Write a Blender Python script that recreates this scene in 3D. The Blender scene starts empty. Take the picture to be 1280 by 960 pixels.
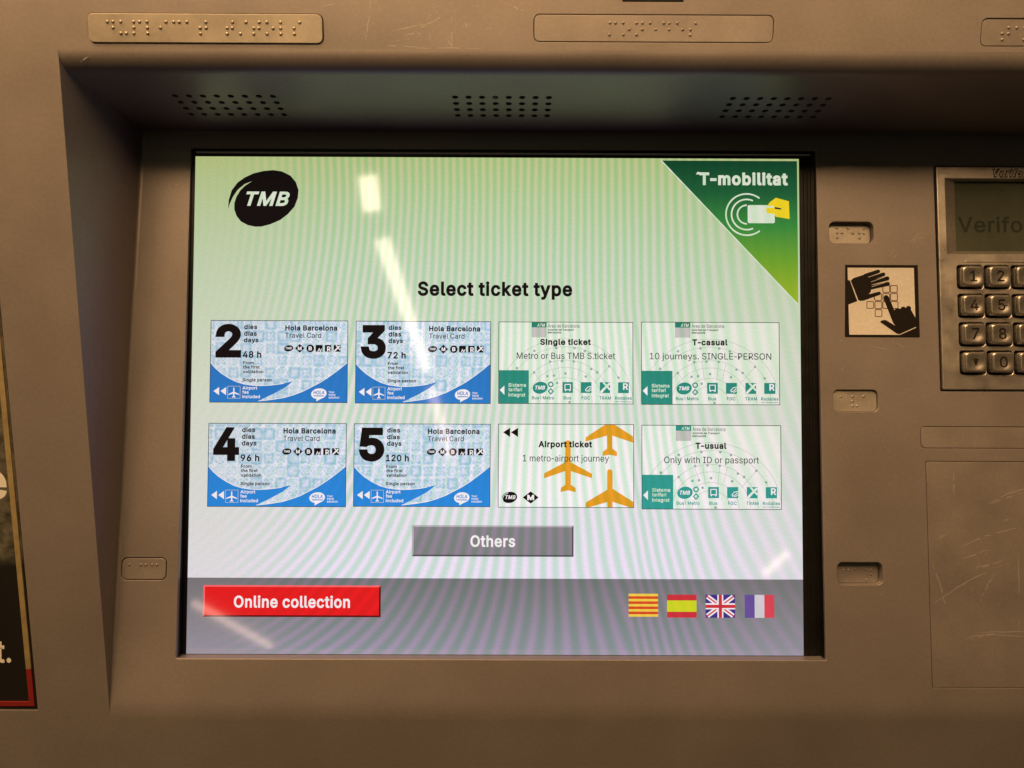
import bpy, bmesh, math, random
from mathutils import Matrix, Vector
random.seed(7)
SC = bpy.context.scene
COL = SC.collection
MM = 0.001
R = math.radians
TD, TP = R(10.45), R(11.95)          # backward tilt of the display and of the sloping panel

def lin(c):
    c /= 255.0
    return c / 12.92 if c <= 0.04045 else ((c + 0.055) / 1.055) ** 2.4
def rgb(r, g, b): return (lin(r), lin(g), lin(b), 1.0)

# ------------------------------------------------------------------ camera
cam = bpy.data.objects.new('camera', bpy.data.cameras.new('camera'))
COL.objects.link(cam); SC.camera = cam
cam.data.sensor_width = 36.0; cam.data.lens = 27.0
cam.data.clip_start = 0.01; cam.data.clip_end = 200
_f = Vector((0.00212, 0.98932, -0.14574)).normalized()
_u = Vector((-0.00379, 0.14574, 0.98932)); _r = _f.cross(_u).normalized(); _u = _r.cross(_f)
cam.matrix_world = Matrix(((_r.x, _u.x, -_f.x, 7.79*MM), (_r.y, _u.y, -_f.y, -370.6*MM), (_r.z, _u.z, -_f.z, 226.5*MM), (0, 0, 0, 1)))
# ------------------------------------------------------------------ world, lamps, exposure
w = bpy.data.worlds.new('World'); SC.world = w; w.use_nodes = True
w.node_tree.nodes['Background'].inputs[0].default_value = (1.0, 0.66, 0.40, 1)
w.node_tree.nodes['Background'].inputs[1].default_value = 0.008
SC.view_settings.view_transform = 'Standard'; SC.view_settings.look = 'None'
SC.view_settings.exposure = 0; SC.view_settings.gamma = 1
def lamp(name, a, b, width, power, col, aim=200, spread=180):
    """strip lamp from point a to point b (mm), shining towards the machine"""
    a, b = Vector(a)*MM, Vector(b)*MM
    L = bpy.data.lights.new(name, 'AREA'); L.shape = 'RECTANGLE'
    L.size = (b-a).length; L.size_y = width*MM; L.energy = power; L.color = col
    o = bpy.data.objects.new(name, L); COL.objects.link(o)
    mid = (a+b)/2; x = (b-a).normalized()
    L.spread = R(spread); z = (mid - Vector((0, 0, aim*MM))); z = (z - x*z.dot(x)).normalized(); y = z.cross(x)
    o.matrix_world = Matrix(((x.x, y.x, z.x, mid.x), (x.y, y.y, z.y, mid.y), (x.z, y.z, z.z, mid.z), (0, 0, 0, 1)))
    return o
WARM = (1.0, 0.60, 0.275)
lamp('canopy_lamp', (-700, -330, 980), (150, -330, 980), 420, 5.4, WARM)
lamp('canopy_lamp', (-900, -180, 900), (-230, -180, 900), 200, 5.0, WARM)
lamp('added_lamp', (-1400, -950, 1150), (-450, -950, 1150), 450, 1.4, WARM, 420, 64)  # added lamp; narrow beam stands in for shade on the lower front
lamp('added_lamp', (-800, -1200, 1300), (-230, -1200, 1300), 300, 1.5, WARM, 430, 60)  # added likewise, beam narrowed to leave the lower front dim
lamp('added_lamp', (-50, -750, 1010), (700, -750, 1010), 400, 1.6, WARM, 450, 64)  # unseen fill added to brighten the right-hand side
lamp('ceiling_tube', (-468, -1890, 1300), (-500, -2160, 1300), 62, .6, (1, .98, .50))
lamp('ceiling_tube', (-505, -2410, 1300), (-560, -4700, 1300), 62, 3.8, (1, .98, .50))
lamp('ceiling_tube', (-590, -5200, 1300), (-760, -9500, 1300), 75, 6.0, (1, .8, .45))
lamp('low_strip_lamp', (-1195, -2580, -104), (-906, -2657, -273), 24, .17, (1, .88, .42))  # strip placed for the low left streak mirrored in the screen
lamp('low_strip_lamp', (1093, -2617, 88), (1002, -2645, 3), 22, .07, (1, .90, .45))  # shorter strip for the low right streak

# ------------------------------------------------------------------ materials
def mat(name, col, rough=.5, metal=0., spec=.5, noise=.0, scale=60., bump=0., stretch=None):
    m = bpy.data.materials.new(name); m.use_nodes = True; nt = m.node_tree; b = nt.nodes['Principled BSDF']
    b.inputs['Roughness'].default_value = rough; b.inputs['Metallic'].default_value = metal
    b.inputs['Specular IOR Level'].default_value = spec; b.inputs['Base Color'].default_value = (*col[:3], 1)
    if noise or bump:
        tc = nt.nodes.new('ShaderNodeTexCoord'); mp = nt.nodes.new('ShaderNodeMapping'); nt.links.new(tc.outputs['Object'], mp.inputs[0])
        if stretch: mp.inputs['Scale'].default_value = stretch
        n1 = nt.nodes.new('ShaderNodeTexNoise'); n1.inputs['Scale'].default_value = scale; n1.inputs['Detail'].default_value = 8; n1.inputs['Roughness'].default_value = .62
        nt.links.new(mp.outputs[0], n1.inputs[0])
        r = nt.nodes.new('ShaderNodeMapRange'); r.inputs[1].default_value = .3; r.inputs[2].default_value = .7
        r.inputs[3].default_value = 1-noise; r.inputs[4].default_value = 1+noise
        nt.links.new(n1.outputs[0], r.inputs[0])
        mx = nt.nodes.new('ShaderNodeVectorMath'); mx.operation = 'SCALE'; mx.inputs[0].default_value = col[:3]
        n4 = nt.nodes.new('ShaderNodeTexNoise'); n4.inputs['Scale'].default_value = 520; n4.inputs['Detail'].default_value = 3; n4.inputs['Roughness'].default_value = .8; nt.links.new(tc.outputs['Object'], n4.inputs[0])
        r4 = nt.nodes.new('ShaderNodeMapRange'); r4.inputs[1].default_value = .3; r4.inputs[2].default_value = .7; r4.inputs[3].default_value = .92; r4.inputs[4].default_value = 1.08; nt.links.new(n4.outputs[0], r4.inputs[0])
        mm = nt.nodes.new('ShaderNodeMath'); mm.operation = 'MULTIPLY'; nt.links.new(r.outputs[0], mm.inputs[0]); nt.links.new(r4.outputs[0], mm.inputs[1])
        nt.links.new(mm.outputs[0], mx.inputs['Scale']); nt.links.new(mx.outputs[0], b.inputs['Base Color'])
        rr = nt.nodes.new('ShaderNodeMapRange'); rr.inputs[1].default_value = .3; rr.inputs[2].default_value = .7
        rr.inputs[3].default_value = max(.05, rough-.08); rr.inputs[4].default_value = rough+.08
        nt.links.new(n1.outputs[0], rr.inputs[0]); nt.links.new(rr.outputs[0], b.inputs['Roughness'])
        if bump:
            n2 = nt.nodes.new('ShaderNodeTexNoise'); n2.inputs['Scale'].default_value = 1500; n2.inputs['Detail'].default_value = 2
            nt.links.new(tc.outputs['Object'], n2.inputs[0])
            bp = nt.nodes.new('ShaderNodeBump'); bp.inputs['Strength'].default_value = bump; bp.inputs['Distance'].default_value = .0003
            nt.links.new(n2.outputs[0], bp.inputs['Height']); nt.links.new(bp.outputs[0], b.inputs['Normal'])
    return m
PAINT = mat('brown_paint', (.275, .246, .243), .40, .3, .5, .09, 14, .12)
PLATE = mat('plate_metal', (.305, .275, .265), .42, .35, .5, .10, 40, .10)
BRASS = mat('brass_plate', (.37, .335, .29), .40, .45, .5, .10, 40, .10)
WORN = mat('worn_plate', (.40, .37, .345), .42, .4, .5, .13, 90, .15)
SCRATCH = mat('bare_scratch', (.47, .44, .415), .4, .3)
BLACK = mat('black_plastic', (.010, .010, .010), .35, 0, .25, .2, 80)
SATIN = mat('black_print', (.012, .009, .008), .6, 0, .15)
REFLINE = mat('reflection_strip', (.85, .85, .85), .4, 0)  # pale colour standing in for a line of reflected screen light
DARKHOLE = mat('dark_hole', (.004, .004, .004), .9)
TERM = mat('terminal_metal', (.58, .545, .515), .33, .8, .5, .10, 70, .10)
KEYM = mat('key_metal', (.47, .44, .41), .27, .8, .5, .08, 90, .05)
ENGR = mat('engraved_ink', (.016, .013, .011), .6, 0, .2)
LCDM = mat('idle_lcd', (.072, .080, .062), .16, 0, .4, .12, 30)
LCDT = mat('idle_lcd_ghost', (.036, .042, .034), .16)
STICK = mat('sticker_paper', (.74, .715, .68), .4, 0, .3, .03, 40)
STLINE = mat('sticker_line', (.10, .045, .025), .5)
GOLD = mat('gilt_strip', (.42, .33, .17), .38, .3, .5, .15, 120)
RED = mat('red_strip', (.25, .022, .02), .4)
PWHITE = mat('poster_letter', (.80, .78, .74), .5)
def poster_mat():
    m = bpy.data.materials.new('poster_print'); m.use_nodes = True; nt = m.node_tree; b = nt.nodes['Principled BSDF']; b.inputs['Roughness'].default_value = .35
    tc = nt.nodes.new('ShaderNodeTexCoord'); n = nt.nodes.new('ShaderNodeTexNoise'); n.inputs['Scale'].default_value = 130; n.inputs['Detail'].default_value = 10; n.inputs['Roughness'].default_value = .75
    nt.links.new(tc.outputs['Object'], n.inputs[0])
    s = nt.nodes.new('ShaderNodeSeparateXYZ'); nt.links.new(tc.outputs['Object'], s.inputs[0])
    n3 = nt.nodes.new('ShaderNodeTexNoise'); n3.inputs['Scale'].default_value = 60; nt.links.new(tc.outputs['Object'], n3.inputs[0])
    ad = nt.nodes.new('ShaderNodeMath'); ad.operation = 'MULTIPLY_ADD'; ad.inputs[1].default_value = .012; nt.links.new(n3.outputs[0], ad.inputs[0]); nt.links.new(s.outputs['Y'], ad.inputs[2])
    r = nt.nodes.new('ShaderNodeMapRange'); r.inputs[1].default_value = .083; r.inputs[2].default_value = .090; nt.links.new(ad.outputs[0], r.inputs[0])
    c1 = nt.nodes.new('ShaderNodeValToRGB'); c1.color_ramp.elements[0].position = .35; c1.color_ramp.elements[0].color = (.02, .022, .016, 1); c1.color_ramp.elements[1].position = .72; c1.color_ramp.elements[1].color = (.20, .19, .15, 1)
    nt.links.new(n.outputs[0], c1.inputs[0])
    mx = nt.nodes.new('ShaderNodeMixRGB'); mx.inputs[1].default_value = (.016, .015, .014, 1); nt.links.new(r.outputs[0], mx.inputs[0]); nt.links.new(c1.outputs[0], mx.inputs[2])
    nt.links.new(mx.outputs[0], b.inputs['Base Color']); return m
POSTER = poster_mat()

# ---- the lit screen: camera moire painted into its colour as green and pink bands
def band_group():
    g = bpy.data.node_groups.new('moire_bands', 'ShaderNodeTree')
    g.interface.new_socket('Color', in_out='INPUT', socket_type='NodeSocketColor')
    g.interface.new_socket('Amount', in_out='INPUT', socket_type='NodeSocketFloat')
    g.interface.new_socket('Color', in_out='OUTPUT', socket_type='NodeSocketColor')
    N, L = g.nodes, g.links
    gi, go = N.new('NodeGroupInput'), N.new('NodeGroupOutput')
    tc = N.new('ShaderNodeTexCoord'); s = N.new('ShaderNodeSeparateXYZ'); L.new(tc.outputs['Object'], s.inputs[0])
    def m(op, a, b=None, c=None):
        n = N.new('ShaderNodeMath'); n.operation = op
        for i, v in enumerate((a, b, c)):
            if v is None: continue
            if isinstance(v, (int, float)): n.inputs[i].default_value = v
            else: L.new(v, n.inputs[i])
        return n.outputs[0]
    nz = N.new('ShaderNodeTexNoise'); nz.inputs['Scale'].default_value = 14; nz.inputs['Detail'].default_value = 1; L.new(tc.outputs['Object'], nz.inputs[0])
    x = m('MULTIPLY_ADD', s.outputs['X'], 2307., -69.4)
    y = m('MULTIPLY_ADD', s.outputs['Y'], -2307., 274.8)
    y2 = m('MULTIPLY', y, y); x2 = m('MULTIPLY', x, x)
    k = m('SUBTRACT', .107, m('MULTIPLY', y2, 1.8e-7))
    xp = m('MAXIMUM', x, 0.); xn = m('MINIMUM', x, 0.); xc = m('MINIMUM', xp, 230.)
    xs = m('ADD', m('MINIMUM', x, 100.), m('MULTIPLY', m('MAXIMUM', m('SUBTRACT', x, 100.), 0.), .25))
    lin_ = m('SUBTRACT', m('MULTIPLY', x, .107), m('MULTIPLY', m('MULTIPLY', y2, 1.8e-7), xs))
    ph = m('SUBTRACT', lin_, m('ADD', m('MULTIPLY_ADD', m('POWER', xc, 3.), 3.1e-7, m('MULTIPLY', m('SUBTRACT', xp, xc), .0492)), m('MULTIPLY', m('MULTIPLY', xn, x2), 3e-8)))
    ph = m('ADD', ph, m('MULTIPLY', nz.outputs[0], .8))
    sn = m('SINE', m('MULTIPLY', ph, 2*math.pi))
    t = m('POWER', m('MULTIPLY_ADD', sn, .5, .5), 1.25)
    # the bands die away towards the left edge
    fx = N.new('ShaderNodeMapRange'); fx.inputs[1].default_value = -.150; fx.inputs[2].default_value = -.09; L.new(s.outputs['X'], fx.inputs[0])
    mx = N.new('ShaderNodeMixRGB'); mx.inputs[1].default_value = (.80, .98, .83, 1); mx.inputs[2].default_value = (1.24, 1.03, 1.18, 1); L.new(t, mx.inputs[0])
    f2 = N.new('ShaderNodeMapRange'); f2.inputs[1].default_value = .09; f2.inputs[2].default_value = .15; f2.inputs[3].default_value = 1; f2.inputs[4].default_value = .45; L.new(s.outputs['X'], f2.inputs[0])
    am = m('MULTIPLY', f2.outputs[0], m('MULTIPLY_ADD', fx.outputs[0], .9, .1)); am = m('MULTIPLY', am, gi.outputs['Amount'])
    mx2 = N.new('ShaderNodeMixRGB'); mx2.inputs[1].default_value = (1.06, 1.0, .92, 1); L.new(am, mx2.inputs[0]); L.new(mx.outputs[0], mx2.inputs[2])  # warm edge tint of the viewing angle, painted in too
    f = N.new('ShaderNodeMixRGB'); f.blend_type = 'MULTIPLY'; f.inputs[0].default_value = 1; L.new(gi.outputs['Color'], f.inputs[1]); L.new(mx2.outputs[0], f.inputs[2])
    gr = N.new('ShaderNodeTexNoise'); gr.inputs['Scale'].default_value = 900; gr.inputs['Detail'].default_value = 1; L.new(tc.outputs['Object'], gr.inputs[0])
    gs = m('MULTIPLY_ADD', gr.outputs[0], .16, .92)
    vs = N.new('ShaderNodeVectorMath'); vs.operation = 'SCALE'; cc = N.new('ShaderNodeVectorMath'); cc.operation = 'MULTIPLY'; cc.inputs[1].default_value = (1., 1.30, .835); L.new(f.outputs[0], cc.inputs[0]); L.new(cc.outputs[0], vs.inputs[0]); L.new(gs, vs.inputs['Scale'])
    L.new(vs.outputs[0], go.inputs[0])
    return g
BANDS = band_group()
def lit(name, col=None, amount=1.0, build=None):
    m = bpy.data.materials.new(name); m.use_nodes = True; nt = m.node_tree; b = nt.nodes['Principled BSDF']
    b.inputs['Base Color'].default_value = (.012, .012, .013, 1); b.inputs['Roughness'].default_value = .05
    b.inputs['Emission Strength'].default_value = 1.95; b.inputs['IOR'].default_value = 2.2
    b.inputs['Coat Weight'].default_value = 1; b.inputs['Coat IOR'].default_value = 1.03; b.inputs['Coat Roughness'].default_value = .05; b.inputs['Coat Tint'].default_value = (.5, .385, .60, 1)
    g = nt.nodes.new('ShaderNodeGroup'); g.node_tree = BANDS; g.inputs['Amount'].default_value = amount
    if build: nt.links.new(build(nt), g.inputs['Color'])
    else: g.inputs['Color'].default_value = col
    nt.links.new(g.outputs[0], b.inputs['Emission Color']); return m
def ramp_v(stops):
    def f(nt):
        tc = nt.nodes.new('ShaderNodeTexCoord'); s = nt.nodes.new('ShaderNodeSeparateXYZ'); nt.links.new(tc.outputs['Object'], s.inputs[0])
        v0, v1 = stops[0][0], stops[-1][0]
        r = nt.nodes.new('ShaderNodeMapRange'); r.inputs[1].default_value = v0*MM; r.inputs[2].default_value = v1*MM; nt.links.new(s.outputs['Y'], r.inputs[0])
        c = nt.nodes.new('ShaderNodeValToRGB'); e = c.color_ramp.elements
        while len(e) < len(stops): e.new(.5)
        for i, (v, k) in enumerate(stops): e[i].position = (v-v0)/(v1-v0); e[i].color = rgb(*k)
        nt.links.new(r.outputs[0], c.inputs[0]); return c.outputs[0]
    return f
def tile_pattern(nt):
    """printed tile motif of the travel cards"""
    N, L = nt.nodes, nt.links
    tc = N.new('ShaderNodeTexCoord')
    def vm(op, a, b=None, sc=None):
        n = N.new('ShaderNodeVectorMath'); n.operation = op; L.new(a, n.inputs[0])
        if b is not None:
            if isinstance(b, tuple): n.inputs[1].default_value = b
            else: L.new(b, n.inputs[1])
        if sc is not None: n.inputs['Scale'].default_value = sc
        return n
    def m(op, a, b=None, c=None):
        n = N.new('ShaderNodeMath'); n.operation = op
        for i, v in enumerate((a, b, c)):
            if v is None: continue
            if isinstance(v, (int, float)): n.inputs[i].default_value = v
            else: L.new(v, n.inputs[i])
        return n.outputs[0]
    p = vm('SCALE', tc.outputs['Object'], sc=1/.0066).outputs[0]
    fl = vm('FLOOR', p).outputs[0]; fr = vm('SUBTRACT', vm('FRACTION', p).outputs[0], (.5, .5, 0)).outputs[0]
    wn = N.new('ShaderNodeTexWhiteNoise'); wn.noise_dimensions = '2D'; L.new(fl, wn.inputs['Vector'])
    s = N.new('ShaderNodeSeparateXYZ'); L.new(fr, s.inputs[0])
    r = m('SQRT', m('ADD', m('MULTIPLY', s.outputs[0], s.outputs[0]), m('MULTIPLY', s.outputs[1], s.outputs[1])))
    th = m('ARCTAN2', s.outputs[1], s.outputs[0])
    pet = m('MULTIPLY', m('COSINE', m('MULTIPLY', th, 4.)), m('MULTIPLY_ADD', wn.outputs[0], .22, .02))
    ring = m('SINE', m('MULTIPLY', m('ADD', r, pet), m('MULTIPLY_ADD', wn.outputs[0], 16., 9.)))
    ed = m('GREATER_THAN', m('MAXIMUM', m('ABSOLUTE', s.outputs[0]), m('ABSOLUTE', s.outputs[1])), .46)
    t = m('ADD', m('MULTIPLY_ADD', ring, .27, .52), m('MULTIPLY', ed, .16))
    t = m('MULTIPLY', t, m('MULTIPLY_ADD', wn.outputs[0], .5, .65))
    nz = N.new('ShaderNodeTexNoise'); nz.inputs['Scale'].default_value = 420; nz.inputs['Detail'].default_value = 3; L.new(tc.outputs['Object'], nz.inputs[0])
    t = m('ADD', t, m('MULTIPLY_ADD', nz.outputs[0], 1.0, -.5))
    c = N.new('ShaderNodeValToRGB'); e = c.color_ramp.elements
    e[0].position = .05; e[0].color = rgb(154, 194, 220); e[1].position = .95; e[1].color = rgb(234, 238, 243)
    L.new(t, c.inputs[0]); return c.outputs[0]
BG = lit('screen_backdrop', build=ramp_v([(-94, (224, 226, 234)), (-40, (216, 223, 219)), (20, (208, 221, 201)), (75, (194, 214, 182)), (112, (184, 206, 156)), (135, (180, 198, 134))]))
BAR = lit('screen_bar', build=ramp_v([(-135, (154, 153, 166)), (-110, (134, 133, 139)), (-94, (121, 120, 124))]))
BANNER = lit('screen_banner', build=ramp_v([(55, (158, 184, 44)), (78, (110, 165, 48)), (97, (58, 140, 62)), (115, (30, 96, 56)), (135, (18, 66, 42))]), amount=.5)
INK = lit('screen_black', rgb(17, 14, 13), .6)
SOFT = lit('screen_dark_grey', rgb(52, 54, 58), .6)
WHITE = lit('screen_white', rgb(244, 240, 246), .4)
PALE = lit('screen_pale', rgb(216, 232, 208), .9)
CARDW = lit('screen_card_white', build=ramp_v([(-60, (236, 240, 236)), (-10, (228, 236, 224)), (45, (222, 234, 215))]))
TILES = lit('screen_tiles', build=tile_pattern, amount=.75)
BLUE = lit('screen_blue', build=ramp_v([(-60, (40, 138, 226)), (45, (44, 112, 188))]), amount=.35)
TEAL = lit('screen_teal', build=ramp_v([(-60, (50, 160, 152)), (45, (38, 128, 108))]), amount=.5)
LGREY = lit('screen_light_grey', rgb(190, 192, 186), .8)
ARC = lit('screen_arc', rgb(186, 196, 186), .9)
DOT = lit('screen_dot', rgb(150, 176, 166), .8)
ORANGE = lit('screen_orange', rgb(224, 158, 38), .7)
GREYB = lit('screen_grey_button', rgb(134, 131, 137), 1.0)
GREYL = lit('screen_grey_light', rgb(178, 176, 182), .6)
GREYD = lit('screen_grey_dark', rgb(84, 80, 86), .6)
REDB = lit('screen_red', rgb(228, 30, 32), .35)
REDL = lit('screen_red_light', rgb(250, 105, 110), .3)
REDD = lit('screen_red_dark', rgb(95, 12, 12), .3)
YEL = lit('screen_yellow', rgb(238, 214, 40), .4)
FYEL = lit('screen_flag_yellow', rgb(240, 205, 75), .3)
FLIME = lit('screen_flag_lime', rgb(205, 215, 40), .3)
FRED = lit('screen_flag_red', rgb(204, 52, 62), .3)
FORANGE = lit('screen_flag_orange', rgb(212, 74, 40), .3)
FNAVY = lit('screen_flag_navy', rgb(66, 52, 140), .3)
FVIO = lit('screen_flag_violet', rgb(104, 82, 160), .3)
FPINK = lit('screen_flag_pink', rgb(218, 72, 88), .3)
FGREY = lit('screen_flag_grey', rgb(208, 208, 218), .3)

# ------------------------------------------------------------------ objects
def thing(o, label, cat, group=None):
    o['label'] = label; o['category'] = cat
    if group: o['group'] = group
    return o
def empty(name, loc):
    o = bpy.data.objects.new(name, None); COL.objects.link(o); o.location = Vector(loc)*MM; o.empty_display_size = .02; return o
def link(name, me, parent=None, loc=(0, 0, 0), rot=0., mats=()):
    for m in mats: me.materials.append(m)
    me.name = name
    o = bpy.data.objects.new(name, me); COL.objects.link(o)
    o.location = Vector(loc)*MM; o.rotation_euler = (rot, 0, 0)
    if parent: o.parent = parent
    return o
_DG = bpy.context.evaluated_depsgraph_get
def curve_mesh(cu):
    o = bpy.data.objects.new('tmp', cu); COL.objects.link(o); dg = _DG(); dg.update()
    me = bpy.data.meshes.new_from_object(o.evaluated_get(dg)); bpy.data.objects.remove(o); bpy.data.curves.remove(cu); return me
def rrect(x0, y0, x1, y1, r=0., n=6):
    if r <= 0: return [(x0, y0), (x1, y0), (x1, y1), (x0, y1)]
    P = []
    for cx, cy, a in ((x1-r, y0+r, -90), (x1-r, y1-r, 0), (x0+r, y1-r, 90), (x0+r, y0+r, 180)):
        for i in range(n+1):
            t = R(a+90*i/n); P.append((cx+r*math.cos(t), cy+r*math.sin(t)))
    return P
def circ(cx, cy, r, n=12, ry=None, rot=0.):
    ry = r if ry is None else ry; P = []
    for i in range(n):
        t = 2*math.pi*i/n; a, b = r*math.cos(t), ry*math.sin(t)
        P.append((cx+a*math.cos(rot)-b*math.sin(rot), cy+a*math.sin(rot)+b*math.cos(rot)))
    return P
def sheet(loops, thick, bevel=.25, top=0., seg=2):
    """a plate with holes: outlines in mm, front face at height top, thickness behind it"""
    cu = bpy.data.curves.new('c', 'CURVE'); cu.dimensions = '2D'; cu.fill_mode = 'BOTH'
    for lp in loops:
        s = cu.splines.new('POLY'); s.points.add(len(lp)-1); s.use_cyclic_u = True
        for p, q in zip(s.points, lp): p.co = (q[0], q[1], 0, 1)
    cu.extrude = thick/2-bevel; cu.bevel_depth = bevel; cu.bevel_resolution = seg; cu.offset = -bevel
    me = curve_mesh(cu)
    for v in me.vertices: v.co.z += top-thick/2
    me.transform(Matrix.Scale(MM, 4)); me.materials.clear()
    return me
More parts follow.
